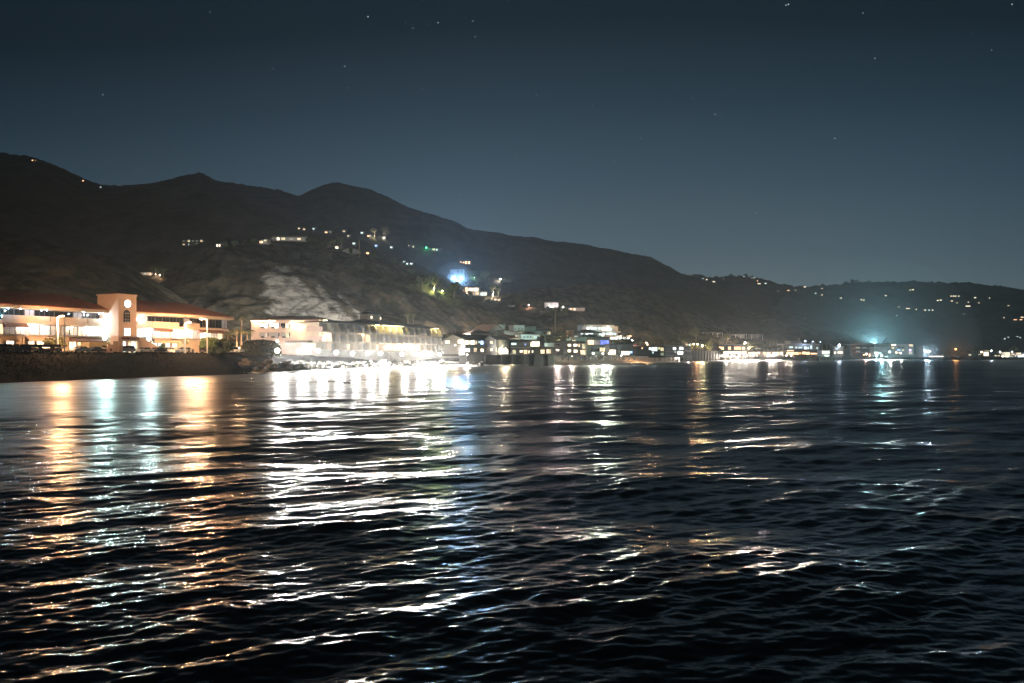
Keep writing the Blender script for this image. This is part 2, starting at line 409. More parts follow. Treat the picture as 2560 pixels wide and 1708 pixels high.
# slopes that come down behind the beach houses
SP = [(1080, 800), (1150, 765), (1230, 742), (1300, 728), (1400, 716), (1500, 712), (1600, 722), (1660, 738), (1720, 765), (1790, 802), (1850, 832), (1900, 850)]
tab = [(p, 460 + (p - 1080) * .35, 7, 700 + (p - 1080) * .35, y) for p, y in SP]
sheet('lower_slope', tab, 70, 4, [(0, 0), (.15, .08), (.6, .55), (.9, .93), (1, 1)], 20, 110, 15, scrub_near, skyline=2, lean=10, bare=lambda x, y: x * 0)
SP = [(1740, 860), (1800, 820), (1850, 790), (1920, 776), (1990, 783), (2050, 800), (2120, 828), (2200, 862)]
tab = [(p, 840, 6, 1080, y) for p, y in SP]
sheet('east_spur', tab, 50, 4, [(0, 0), (.5, .5), (.9, .94), (1, 1)], 12, 120, 19, scrub_near, skyline=2, lean=8, bare=lambda x, y: x * 0)
# the bluff behind the hotel
BL = [(330, 780), (380, 730), (430, 692), (480, 655), (540, 626), (600, 610), (660, 603), (740, 604), (800, 612), (860, 632), (930, 642), (1000, 662), (1060, 692), (1120, 727), (1180, 754),
      (1240, 778), (1300, 800), (1360, 822)]
tab = [(p, 300 + (p - 330) * .15, 7, 520 + (p - 330) * .2, y) for p, y in BL]
sheet('bluff', tab, 120, 3, [(0, 0), (.06, .02), (.3, .34), (.6, .66), (.85, .9), (1, 1)], 13, 75, 23, scrub_near, skyline=1.5, bare=bare_fn, lean=8)
# the hillside behind the plaza
LB = [(-900, 500), (-400, 540), (0, 574), (110, 600), (200, 628), (260, 640), (310, 652), (360, 690), (420, 722), (480, 760), (540, 800), (600, 850)]
tab = [(p, 225 + max(0, p + 200) * .08, 6, 360 + max(0, p) * .1, y) for p, y in LB]
sheet('hillside', tab, 90, 4, [(0, 0), (.3, .22), (.6, .6), (.85, .92), (1, 1)], 7, 80, 31, scrub_near, skyline=1.2, lean=4, bare=lambda x, y: x * 0)

# coastal flat: rises out of the sea as a bank and carries the road and the houses
ROADZ = 5.72
def coast():
    px = np.arange(-900, 3600.1, 6)
    dc = np.array([shore(p) for p in px])
    # profile offsets along the view ray and heights: (left bank, hotel, beach)
    wl = np.interp(px, [590, 640], [1, 0]); wb = np.interp(px, [1180, 1260], [0, 1]); wh = 1 - wl - wb
    offs = [-14, -3, 0, 2, 4, 6, 8, 10, 12, 14.5, 17, 22, 30, 60, 120, 260, 520]
    zl = [-2.5, -.8, -.1, 1.1, 2.3, 3.4, 4.4, 5.1, ROADZ - .1, ROADZ, ROADZ, ROADZ, ROADZ, ROADZ, 6.2, 7, 8]
    zh = [-2.5, -.7, -.1, .4, .8, 1.1, 1.4, 1.7, 2.0, 2.4, 2.8, 4.4, 5.2, 5.6, 6.2, 7, 8]
    zb = [-2.5, -.7, -.1, .25, .5, .7, .9, 1.1, 1.3, 1.5, 1.8, 2.4, 3.4, 4.6, 5.6, 7, 8]
    co = []; nr = len(offs)
    for j in range(nr):
        sc_ = np.interp(px, [1400, 2600], [1, 2.4])
        D = dc + offs[j] * sc_; Z = wl * zl[j] + wh * zh[j] + wb * zb[j]
        X = (px - CX) / F * D
        if 2 <= j <= 8:
            Z = Z + fbm(X * 1.0, D * 1.0, 40 + j, 2.2, 3, .6) * .55 * (wl + .5 * wh)
        co.append(np.stack([X, D, Z], -1))
    co = np.array(co); nc = len(px); V = co.reshape(-1, 3)
    idx = np.arange(nr * nc).reshape(nr, nc)
    q = np.stack([idx[:-1, :-1], idx[:-1, 1:], idx[1:, 1:], idx[1:, :-1]], -1).reshape(-1, 4)
    me = bpy.data.meshes.new('coastal_ground'); me.from_pydata(V.tolist(), [], q.tolist())
    me.materials.append(mat('dark_earth', (.010, .0095, .008), .95, noise=.5, nscale=.8, bump=.6, bscale=2, spec=.05)); me.materials.append(mat('wet_sand', (.26, .23, .18), .7, noise=.25, nscale=.4, bump=.2, bscale=2))
    me.polygons.foreach_set('material_index', [1 if px[i % (nc - 1)] > 1180 else 0 for i in range(len(q))]); me.update()
    o = bpy.data.objects.new('ground', me); COL.objects.link(o); tag(o, kind='structure')
    LAND.append(BVHTree.FromPolygons(V.tolist(), q.tolist()))
coast()
# ------------------------------------------------------------------ lamps
LAMP = 5.0
SEA = Vector((.91, -.42, 0))
def glow_mat(col, strength):
    return mat('lit_%02d%02d%02d_%d' % (*[int(c * 99) for c in col], int(strength * 10)), (.8, .8, .8), .5, emit=col, strength=strength, sample=False)
def light(parent, loc, col, power, radius=.25, spot=None, aim=None):
    d = bpy.data.lights.new('lamp_light', 'SPOT' if spot else 'POINT')
    d.color = col; d.energy = power * LAMP; d.shadow_soft_size = radius
    if spot: d.spot_size = math.radians(spot); d.spot_blend = .35
    o = bpy.data.objects.new('lamp_light', d); COL.objects.link(o); o.parent = parent; o.location = loc
    if aim is not None: o.rotation_euler = Vector(aim).to_track_quat('-Z', 'Y').to_euler()
    return o
WHITE = (1, .97, .93); COOL = (.80, .92, 1); WARM = (1, .72, .42); ORANGE = (1, .54, .26); GREENW = (.92, 1, .78); TEAL = (.45, .95, 1); BLUE = (.45, .66, 1)
pole_m = mat('painted_pole', (.62, .60, .56), .5, noise=.1)
dark_m = mat('dark_metal', (.06, .06, .06), .5)
def flood(px, py, d, col, power, r=.35, label='', group=None, pole=2.2, spot=165, down=-.25, aim=None, name='flood_lamp'):
    p = pt(px, py, d)
    root = empty(name, (p.x, p.y, p.z - pole)); tag(root, label, 'flood lamp', group)
    a = Vector(aim) if aim else Vector((SEA.x, SEA.y, down)); a.normalize()
    MB().cyl((0, 0, 0), (0, 0, pole - r), .05, .05, 6).cyl((0, 0, pole - r - .05), Vector((0, 0, pole)) - a * .15, .05, .05, 6).build('pole', dark_m, root)
    c = Vector((0, 0, pole))
    MB().cyl(c - a * .45, c - a * .05, r * .55, r * 1.05, 12).build('housing', dark_m, root)
    MB().ball(c, r * .98, n=12, k=8).build('lens', glow_mat(col, 9), root, smooth=True)
    light(root, c + a * (r * 2 + .05), col, power, r, spot, a)
    return root

def ordinal(n):
    a = 'zeroth first second third fourth fifth sixth seventh eighth ninth tenth eleventh twelfth thirteenth fourteenth fifteenth sixteenth seventeenth eighteenth nineteenth'.split()
    if n < 20: return a[n]
    t = {2: 'twent', 3: 'thirt', 4: 'fort', 5: 'fift', 6: 'sixt', 7: 'sevent', 8: 'eight', 9: 'ninet'}[n // 10]
    return t + ('ieth' if n % 10 == 0 else 'y-' + a[n % 10])
# ------------------------------------------------------------------ materials
stucco = mat('warm_stucco', (.54, .44, .34), .9, noise=.12, nscale=.6)
stucco_t = mat('tower_stucco', (.55, .40, .31), .9, noise=.1, nscale=.6)
cream = mat('cream_render', (.60, .55, .47), .9, noise=.08, nscale=.5)
pinkw = mat('pink_render', (.58, .46, .42), .9, noise=.08, nscale=.5)
greyw = mat('grey_boards', (.33, .32, .30), .85, noise=.15, nscale=1.5)
whitew = mat('white_paint', (.72, .72, .70), .7, noise=.06)
greenw = mat('green_grey_render', (.34, .40, .34), .85, noise=.12)
brownw = mat('brown_shingle', (.10, .085, .065), .9, noise=.3, nscale=3)
darkw = mat('dark_timber', (.045, .043, .040), .85, noise=.3, nscale=3)
conc = mat('concrete', (.36, .35, .33), .9, noise=.2, nscale=.8, bump=.2)
woodw = mat('weathered_wood', (.24, .20, .16), .85, noise=.3, nscale=2)
asph = mat('asphalt', (.05, .05, .05), .85, noise=.2)
def tiles(name, col, scale=2.6):
    if name in _m: return _m[name]
    m = mat(name, col, .85, noise=.25, nscale=1.2); t = m.node_tree; b = t.nodes['Principled BSDF']
    tcn = t.nodes.new('ShaderNodeTexCoord'); wv = t.nodes.new('ShaderNodeTexWave'); wv.bands_direction = 'X'; wv.inputs['Scale'].default_value = scale
    wv.inputs['Distortion'].default_value = .6
    t.links.new(tcn.outputs['Object'], wv.inputs['Vector'])
    bp = t.nodes.new('ShaderNodeBump'); bp.inputs['Strength'].default_value = .9; bp.inputs['Distance'].default_value = .1
    t.links.new(wv.outputs[0], bp.inputs['Height']); t.links.new(bp.outputs[0], b.inputs['Normal'])
    return m
tile_red = tiles('red_clay_tiles', (.55, .19, .11))
tile_brown = tiles('brown_clay_tiles', (.17, .10, .07))
tile_dark = tiles('dark_roof_tiles', (.055, .060, .058))
roof_grey = mat('grey_shingle', (.20, .19, .18), .9, noise=.25, nscale=1.5)
roof_pink = mat('faded_shingle', (.30, .24, .22), .9, noise=.2, nscale=1.5)
frame_m = mat('window_frame', (.5, .49, .46), .6)
dframe = mat('dark_frame', (.05, .05, .05), .5)
glass_d = mat('dark_glass', (.015, .018, .022), .08, spec=.6)
def pane_mat(col, s):
    """a lit room behind glass with curtains: brightness varies across the pane"""
    name = 'lit_pane_%02d%02d%02d_%d' % (*[int(c * 99) for c in col], int(s * 10))
    if name in _m: return _m[name]
    m = mat(name, (.3, .3, .3), .3, emit=col, strength=s * 1.3, sample=s > 2.5)
    t = m.node_tree; b = t.nodes['Principled BSDF']
    g = t.nodes.new('ShaderNodeNewGeometry'); nz = t.nodes.new('ShaderNodeTexNoise'); nz.inputs['Scale'].default_value = .9; nz.inputs['Detail'].default_value = 2
    mp = t.nodes.new('ShaderNodeMapping'); mp.inputs['Scale'].default_value = (1.6, 1.6, .5)
    t.links.new(g.outputs['Position'], mp.inputs[0]); t.links.new(mp.outputs[0], nz.inputs['Vector'])
    r = t.nodes.new('ShaderNodeMapRange'); r.inputs[1].default_value = .36; r.inputs[2].default_value = .62; r.inputs[3].default_value = s * .4; r.inputs[4].default_value = s * 1.35
    t.links.new(nz.outputs[0], r.inputs[0]); t.links.new(r.outputs[0], b.inputs['Emission Strength'])
    return m
PANE = dict(d=glass_d, w=pane_mat((1, .74, .46), 1.5), W=pane_mat((1, .80, .56), 3.4), o=pane_mat((1, .52, .26), 2.0), O=pane_mat((1, .55, .28), 3.4),
            c=pane_mat((.75, 1, .95), 1.4), C=pane_mat((.80, 1, .95), 2.6), b=pane_mat((.18, .26, 1), 1.6), B=pane_mat((.35, .55, 1), 3.5),
            g=pane_mat((.75, .9, .55), .5), y=pane_mat((1, .86, .5), 1.2), q=pane_mat((1, .9, .78), .35), p=pane_mat((.8, .5, 1), 2.5), k=pane_mat((.45, .55, .75), .12))

def window(par, x0, x1, z0, z1, kind, y=-.06, bars=0, fm=None, t=.09):
    """frame set on the wall plane (local y) with its pane as a sub-part"""
    b = MB(); fm = fm or (frame_m if kind != 'd' else dframe)
    b.box(x0, x0 + t, y - .05, y + .05, z0, z1).box(x1 - t, x1, y - .05, y + .05, z0, z1)
    b.box(x0 + t, x1 - t, y - .05, y + .05, z0, z0 + t).box(x0 + t, x1 - t, y - .05, y + .05, z1 - t, z1)
    for i in range(bars):
        c = x0 + (x1 - x0) * (i + 1) / (bars + 1); b.box(c - t * .35, c + t * .35, y - .04, y + .04, z0 + t, z1 - t)
    f = b.build('window', fm, par)
    MB().box(x0 + t * .9, x1 - t * .9, y + .0, y + .03, z0 + t * .9, z1 - t * .9).build('pane', PANE[kind], f)
    return f

def railing(par, x0, x1, y, z, h=1.05, posts=1.3, m=None, name='railing', ends=None):
    b = MB(); n = max(1, int((x1 - x0) / posts))
    b.box(x0, x1, y - .03, y + .03, z + h - .06, z + h)
    b.box(x0, x1, y - .02, y + .02, z + h * .5, z + h * .5 + .03)
    for i in range(n + 1):
        c = x0 + (x1 - x0) * i / n; b.box(c - .03, c + .03, y - .035, y + .035, z, z + h - .06)
    if ends:
        for xe in (x0, x1): b.box(xe - .03, xe + .03, y + .04, ends, z + h - .06, z + h)
    return b.build(name, m or frame_m, par)

def roof_mesh(kind, x0, x1, y0, y1, z, rise, over=.5, th=.22):
    b = MB(); a, c, p, q = x0 - over, x1 + over, y0 - over, y1 + over; ym = (p + q) / 2
    if kind == 'flat': b.box(a, c, p, q, z, z + max(.25, rise))
    elif kind == 'gable':      # ridge along x
        b.prism([(p, z), (ym, z + rise), (q, z), (q, z + th), (ym, z + rise + th), (p, z + th)], a, c, 'x')
    elif kind == 'front':      # ridge along y, gable to the sea
        xm = (a + c) / 2
        b.prism([(a, z), (xm, z + rise), (c, z), (c, z + th), (xm, z + rise + th), (a, z + th)], p, q, 'y')
    elif kind == 'shed':
        b.prism([(p, z), (q, z + rise), (q, z + rise + th), (p, z + th)], a, c, 'x')
    elif kind == 'shedx':
        b.prism([(a, z), (c, z + rise), (c, z + rise + th), (a, z + th)], p, q, 'y')
    elif kind == 'hip':
        k = min((q - p) / 2, (c - a) / 2)
        v = [(a, p, z), (c, p, z), (c, q, z), (a, q, z), (a, p, z + th), (c, p, z + th), (c, q, z + th), (a, q, z + th), (a + k, ym, z + rise + th), (c - k, ym, z + rise + th)]
        b.add(v, [(0, 3, 2, 1), (0, 1, 5, 4), (1, 2, 6, 5), (2, 3, 7, 6), (3, 0, 4, 7), (4, 5, 9, 8), (6, 7, 8, 9), (7, 4, 8), (5, 6, 9)])
    return b

def house(name, label, cat, px0, px1, d0, d1, yb, yt, depth, wall, roof=('flat', .3), rm=None, wins=(), decks=(), stilts=None, group=None, over=.5, extra=None, fm=None, side=()):
    """wins: (pxa, pxb, ytop, ybottom, kind[, bars]); decks: (pxa, pxb, yfloor, out); stilts: (ybottom, count, braces)"""
    fr = Frame(px0, d0, px1, d1, zat(yb, d0)); root = fr.root(name); tag(root, label, cat, group)
    w = fr.len; h = fr.z(yt, 0)
    b = MB().box(0, w, 0, depth, 0, h)
    kind, rise = roof[0], roof[1]
    if kind == 'gable': b.prism([(0, h), (depth, h), (depth / 2, h + rise)], .02, w - .02, 'x')
    if kind == 'front': b.prism([(0, h), (w, h), (w / 2, h + rise)], .02, depth - .02, 'y')
    if kind == 'shedx': b.prism([(0, h), (w, h), (w, h + rise)], .02, depth - .02, 'y')
    b.build('wall', wall, root)
    if kind != 'none':
        roof_mesh(kind, 0, w, 0, depth, h + .01, rise, over).build('roof', rm or roof_grey, root)
    for wn in wins:
        xa, xb = fr.x(wn[0]), fr.x(wn[1]); za, zb = fr.z(wn[3], xa), fr.z(wn[2], xa)
        if xb - xa < .3: xb = xa + .3
        if zb - za < .35: zb = za + .35
        window(root, xa, xb, za, zb, wn[4], bars=wn[5] if len(wn) > 5 else max(0, int((xb - xa) / 1.4)), fm=fm)
    for ya, yb_, za, zb, k in side:      # windows in the end wall facing the viewer (local x = 0)
        f = MB().box(-.1, -.02, ya, yb_, za, zb).build('window', frame_m, root)
        MB().box(-.13, -.105, ya + .12, yb_ - .12, za + .12, zb - .12).build('pane', PANE[k], f)
    for dk in decks:
        o_ = dk[3]; xa, xb = fr.x(dk[0], -o_), fr.x(dk[1], -o_); z = fr.z(dk[2], xa, -o_)
        bal = MB().box(xa, xb, -o_, -.02, z - .22, z).build('balcony', woodw if wall in (darkw, brownw) else conc, root)
        railing(bal, xa + .05, xb - .05, -o_ + .08, z, m=(dk[4] if len(dk) > 4 else frame_m))
    if stilts:
        zb = fr.z(stilts[0], 0); n = stilts[1]; sm = stilts[3] if len(stilts) > 3 else woodw
        front = -max([dk[3] for dk in decks], default=0) * .8 + .2
        for i in range(n):
            x = .2 + (w - .4) * i / max(1, n - 1)
            for yy in (front, depth * .6):
                MB().cyl((x, yy, zb), (x, yy, -.02), .2, .18, 8).build('stilt', sm, root)
        if stilts[2]:
            for i in range(n - 1):
                xa = .2 + (w - .4) * i / (n - 1); xb = .2 + (w - .4) * (i + 1) / (n - 1)
                MB().cyl((xa, front - .22, zb + .3), (xb, front - .22, -.25), .1, n=6).build('brace', sm, root)
                if stilts[2] > 1: MB().cyl((xb, front + .24, zb + .3), (xa, front + .24, -.25), .1, n=6).build('brace', sm, root)
        MB().box(0, w, front - .1, depth, -.3, -.01).build('floor_beam', sm, root)
    if extra: extra(fr, root, w, h)
    return root

def text_mesh(name, body, m, parent, loc, size, width=None, shear=0, rot=(math.radians(90), 0, 0), ext=.03):
    c = bpy.data.curves.new(name, 'FONT'); c.body = body; c.size = size; c.extrude = ext; c.shear = shear; c.align_x = 'CENTER'; c.align_y = 'CENTER'; c.offset = .012
    o = bpy.data.objects.new('tmp', c); COL.objects.link(o)
    dg = bpy.context.evaluated_depsgraph_get(); dg.update()
    me = bpy.data.meshes.new_from_object(o.evaluated_get(dg)); bpy.data.objects.remove(o)
    n = bpy.data.objects.new(name, me); COL.objects.link(n); n.parent = parent; n.location = loc; n.rotation_euler = rot
    me.materials.clear(); me.materials.append(m)
    if width:
        xs = [v.co.x for v in me.vertices]; k = width / (max(xs) - min(xs))
        for v in me.vertices: v.co.x *= k
    return n

# ------------------------------------------------------------------ the plaza building
def plaza():
    P = Frame(0, 176, 575, 238, ROADZ); root = P.root('plaza_building')
    tag(root, 'long three-storey shopping building with red tiled hip roofs and clock tower, behind the parked cars', 'building')
    D = 16
    x0 = -10; xt0, xt1 = P.x(273), P.x(341); x1 = P.x(572)
    # masses: ground floor, recessed second floor, parapet band, recessed third floor
    for a, b_ in ((x0, xt0 + 1), (xt1 - 1, x1)):
        w = MB(); w.box(a, b_, .0, D, 0, 3.9); w.box(a, b_, 1.8, D - .5, 3.9, 6.6); w.box(a, b_, 0.02, D - .4, 6.6, 7.32); w.box(a + .5, b_ - .5, 2.2, D - 1, 7.32, 10.05)
        w.build('wall', stucco, root)
        MB().box(a - .02, b_ + .02, -.5, .0, 3.88, 4.15).build('walkway', conc, root)
        r = roof_mesh('hip', a, b_, 0, D, 10.72, 3.7, 1.1, .12); r.build('roof', tile_red, root)
        MB().box(a - 1.05, b_ + 1.05, -1.08, D + 1.05, 10.02, 10.71).build('eave', stucco, root)
    # third floor: dark glass with mullions, parapets of different lengths
    def strip(pa, pb, kind, z0, z1, y, step=2.4, fm=None):
        xa, xb = P.x(pa, y), P.x(pb, y); n = max(1, round((xb - xa) / step))
        for i in range(n):
            k = kind[i % len(kind)]
            window(root, xa + (xb - xa) * i / n + .03, xa + (xb - xa) * (i + 1) / n - .03, z0, z1, k, y=y - .06, bars=1, fm=fm or dframe)
    strip(-20, 270, 'dddkddddkddd', 7.45, 9.98, 2.2)
    strip(350, 568, 'kdddddkddddd', 7.45, 9.98, 2.2)
    for pa, pb in ((7, 66), (66, 125), (128, 178), (178, 219), (222, 279), (343, 381), (382, 429), (430, 448), (462, 500)):
        xa, xb = P.x(pa), P.x(pb); MB().box(xa, xb, 0.0, .22, 7.325, 8.5).build('parapet', stucco, root)
    # second floor glass
    strip(-20, 65, 'wkqwk', 4.2, 6.5, 1.8)
    strip(72, 150, 'wcqkdkq', 4.2, 6.5, 1.8)
    strip(152, 215, 'kqokqk', 4.2, 6.5, 1.8)
    strip(217, 256, 'qc', 4.2, 6.5, 1.8, fm=frame_m)
    strip(341, 362, 'cq', 4.2, 6.5, 1.8, fm=frame_m)
    strip(363, 381, 'b', 4.2, 6.5, 1.8, fm=frame_m)
    strip(383, 425, 'qwcw', 4.2, 6.5, 1.8, fm=frame_m)
    strip(428, 482, 'cCwCcq', 4.2, 6.5, 1.8, fm=frame_m)
    strip(484, 556, 'qcwqwqq', 4.2, 6.5, 1.8, fm=frame_m)
    railing(root, P.x(-20), P.x(270), -.4, 4.16, 1.1, 1.5); railing(root, P.x(345), P.x(560), -.4, 4.16, 1.1, 1.5)
    # awnings: the sloped cloths over shop windows on two levels
    def awn(pa, pb, z0, z1, out, m, y0=0.0):
        xa, xb = P.x(pa), P.x(pb)
        MB().prism([(y0 - .02, z1), (y0 - out, z0), (y0 - out, z0 - .25), (y0 - .02, z0 - .25 + .02)], xa, xb, 'x').build('awning', m, root)
    canvas = mat('tan_canvas', (.42, .30, .20), .9); canvas_b = mat('brown_canvas', (.20, .11, .08), .9)
    awn(-20, 39, 2.85, 3.8, 1.3, canvas); awn(62, 117, 2.9, 4.0, 1.5, canvas); awn(172, 215, 2.9, 3.8, 1.2, canvas_b); awn(216, 256, 2.9, 3.8, 1.2, canvas_b)
    awn(382, 410, 2.9, 3.8, 1.1, canvas); awn(411, 440, 2.9, 3.8, 1.1, canvas)
    awn(382, 430, 6.0, 6.75, 1.1, canvas_b); awn(494, 558, 6.0, 6.75, 1.1, canvas_b); awn(7, 66, 6.0, 6.75, 1.0, canvas_b)
    # ground floor shop windows
    for pa, pb, ya, yb, k in ((-8, 6, 850, 866, 'O'), (15, 35, 847, 864, 'W'), (70, 86, 848, 864, 'W'), (91, 110, 848, 864, 'W'), (173, 190, 853, 876, 'W'), (193, 213, 855, 864, 'O'), (214, 250, 849, 852, 'O'),
                              (378, 392, 853, 865, 'C'), (394, 408, 854, 866, 'c'), (413, 424, 855, 868, 'C'), (430, 442, 856, 868, 'W')):
        xa, xb = P.x(pa), P.x(pb); window(root, xa, xb, P.z(yb, xa), P.z(ya, xa), k, bars=3)
    for pa in (0, 38, 55, 119, 170, 260, 300, 375, 411, 445, 500, 560):
        xa = P.x(pa); MB().box(xa, xa + .35, -.16, -.01, 0, 3.86).build('pilaster', stucco, root)
    MB().box(P.x(200), P.x(268), -3.2, -.18, 0, 2.6).build('shop_annex', mat('ochre_render', (.5, .38, .2), .9, noise=.1), root)
    # tower
    ty0, ty1 = -4.6, 3.0; fx0, fx1 = P.x(296, ty0), P.x(341, ty0); TH = 14.8
    tw = MB().box(fx0, fx1, ty0, ty1, 0, TH - .35).box(fx0 - .18, fx1 + .18, ty0 - .18, ty1 + .18, TH - .34, TH).build('tower', stucco_t, root)
    xm = (fx0 + fx1) / 2
    b = MB(); o_ = .2; zt = TH + .01
    b.add([(fx0 - o_, ty0 - o_, zt), (fx1 + o_, ty0 - o_, zt), (fx1 + o_, ty1 + o_, zt), (fx0 - o_, ty1 + o_, zt), (xm, (ty0 + ty1) / 2, zt + 1.5)], [(3, 2, 1, 0), (0, 1, 4), (1, 2, 4), (2, 3, 4), (3, 0, 4)])
    b.build('tower_roof', tile_brown, tw)
    zc = P.z(759.5, xm, ty0)
    MB().cyl((xm, ty0 - .06, zc), (xm, ty0 - .01, zc), .98, n=28).build('round_window', dframe, tw)
    MB().cyl((xm, ty0 - .11, zc), (xm, ty0 - .07, zc), .9, n=28).build('lit_dial', glow_mat((1, .97, .9), 6), tw)
    ax0, ax1 = P.x(309, ty0), P.x(325, ty0); az0, az1 = P.z(806, xm, ty0), P.z(784, xm, ty0); am = (ax0 + ax1) / 2; ar = (ax1 - ax0) / 2
    pts = [(ax0, az0), (ax1, az0)] + [(am + ar * math.cos(a), az1 + ar * .95 * math.sin(a)) for a in np.linspace(0, math.pi, 12)]
    aw = MB().prism(pts, ty0 - .05, ty0 - .01, 'y').build('arched_window', glass_d, tw)
    g = MB()
    for f in (.33, .66): g.box(ax0 + (ax1 - ax0) * f - .03, ax0 + (ax1 - ax0) * f + .03, ty0 - .09, ty0 - .055, az0, az1 + ar * .8)
    for f in (0, .33, .66, 1): g.box(ax0, ax1, ty0 - .125, ty0 - .095, az0 + (az1 - az0) * f, az0 + (az1 - az0) * f + .06)
    g.build('glazing_bars', frame_m, aw)
    window(tw, P.x(309, ty0), P.x(326, ty0), P.z(840, xm, ty0), P.z(820, xm, ty0), 'C', y=ty0 - .06, bars=1)
    # entrance with the lettering and the two stair flanks that step down from it
    ex0, ex1 = P.x(296, -7.4), P.x(349, -7.4)
    b = MB(); zl = P.z(841, xm, -7.4); zd = P.z(853, xm, -7.4)
    b.box(ex0, ex1, -7.4, ty0 - .02, zd, zl)
    d0, d1, d2, d3 = P.x(308, -7.4), P.x(313, -7.4), P.x(332, -7.4), P.x(346, -7.4)
    b.box(ex0, d0, -7.38, ty0 - .02, 0, zd); b.box(d1 + .4, d1 + 1.0, -7.38, ty0 - .02, 0, zd); b.box(d3, ex1, -7.38, ty0 - .02, 0, zd)
    b.build('entrance', stucco_t, root)
    window(root, d0, d1 + .4, .2, zd - .05, 'C', y=-7.1); window(root, d2, d3 - .3, .2, zd - .1, 'C', y=-6.8)
    MB().prism([(ex1 + .02, 0), (ex1 + 7.5, 0), (ex1 + 7.5, .9), (ex1 + 1.2, zl - .4), (ex1 + .02, zl - .4)], -7.3, -6.9, 'y').build('stair_flank', stucco_t, root)
    MB().prism([(ex0 - .02, 0), (ex0 - 4.2, 0), (ex0 - 4.2, 1.3), (ex0 - 2.8, 1.3), (ex0 - 2.8, 2.1), (ex0 - 1.4, 2.1), (ex0 - 1.4, 2.9), (ex0 - .02, 2.9)], -7.3, -6.9, 'y').build('stair_flank', stucco_t, root)
    MB().box(P.x(258), fx0 - .05, -3.5, -.55, 3.6, 4.1).build('landing', conc, root)
    text_mesh('sign_lettering', 'MALIBU PLAZA', mat('bronze_letters', (.10, .04, .025), .6), root, ((P.x(308, -7.4) + P.x(346, -7.4)) / 2 - .1, -7.46, P.z(846.6, xm, -7.4)), .72, width=5.1)
    # small lamps under the eaves and walkways
    for px, py, y, c, s in ((21, 771, -.6, BLUE, 60), (52, 772, -.6, COOL, 40), (104, 776, -.6, COOL, 25), (117, 776, -.6, BLUE, 60), (209, 781, -.6, COOL, 40), (248, 784, -.6, COOL, 60), (257, 784, -.6, COOL, 60),
                            (358, 790, -.6, COOL, 160), (67, 811, 1.0, COOL, 60), (78, 811, 1.0, COOL, 60), (90, 811, 1.0, COOL, 90), (445, 825, 1.0, WHITE, 120), (471, 825, 1.0, WHITE, 160), (350, 795, .6, COOL, 130),
                            (265, 800, -.4, TEAL, 110), (5, 790, .8, TEAL, 200), (225, 822, 1, COOL, 160), (235, 822, 1, COOL, 160), (372, 822, 1, COOL, 260), (400, 826, 1, WARM, 150), (450, 830, 1, WARM, 150), (520, 830, 1, WARM, 150),
                            (60, 815, 1, WARM, 60), (180, 818, 1, WARM, 60), (320, 862, -6, GREENW, 120)):
        x = P.x(px, y); z = P.z(py, x, y)
        l = MB().ball((x, y, z), .16, n=8).build('downlight', glow_mat(c, 14), root, smooth=True)
        light(l, (x, y, z - .32), c, s, .12)
    return P
PL = plaza()

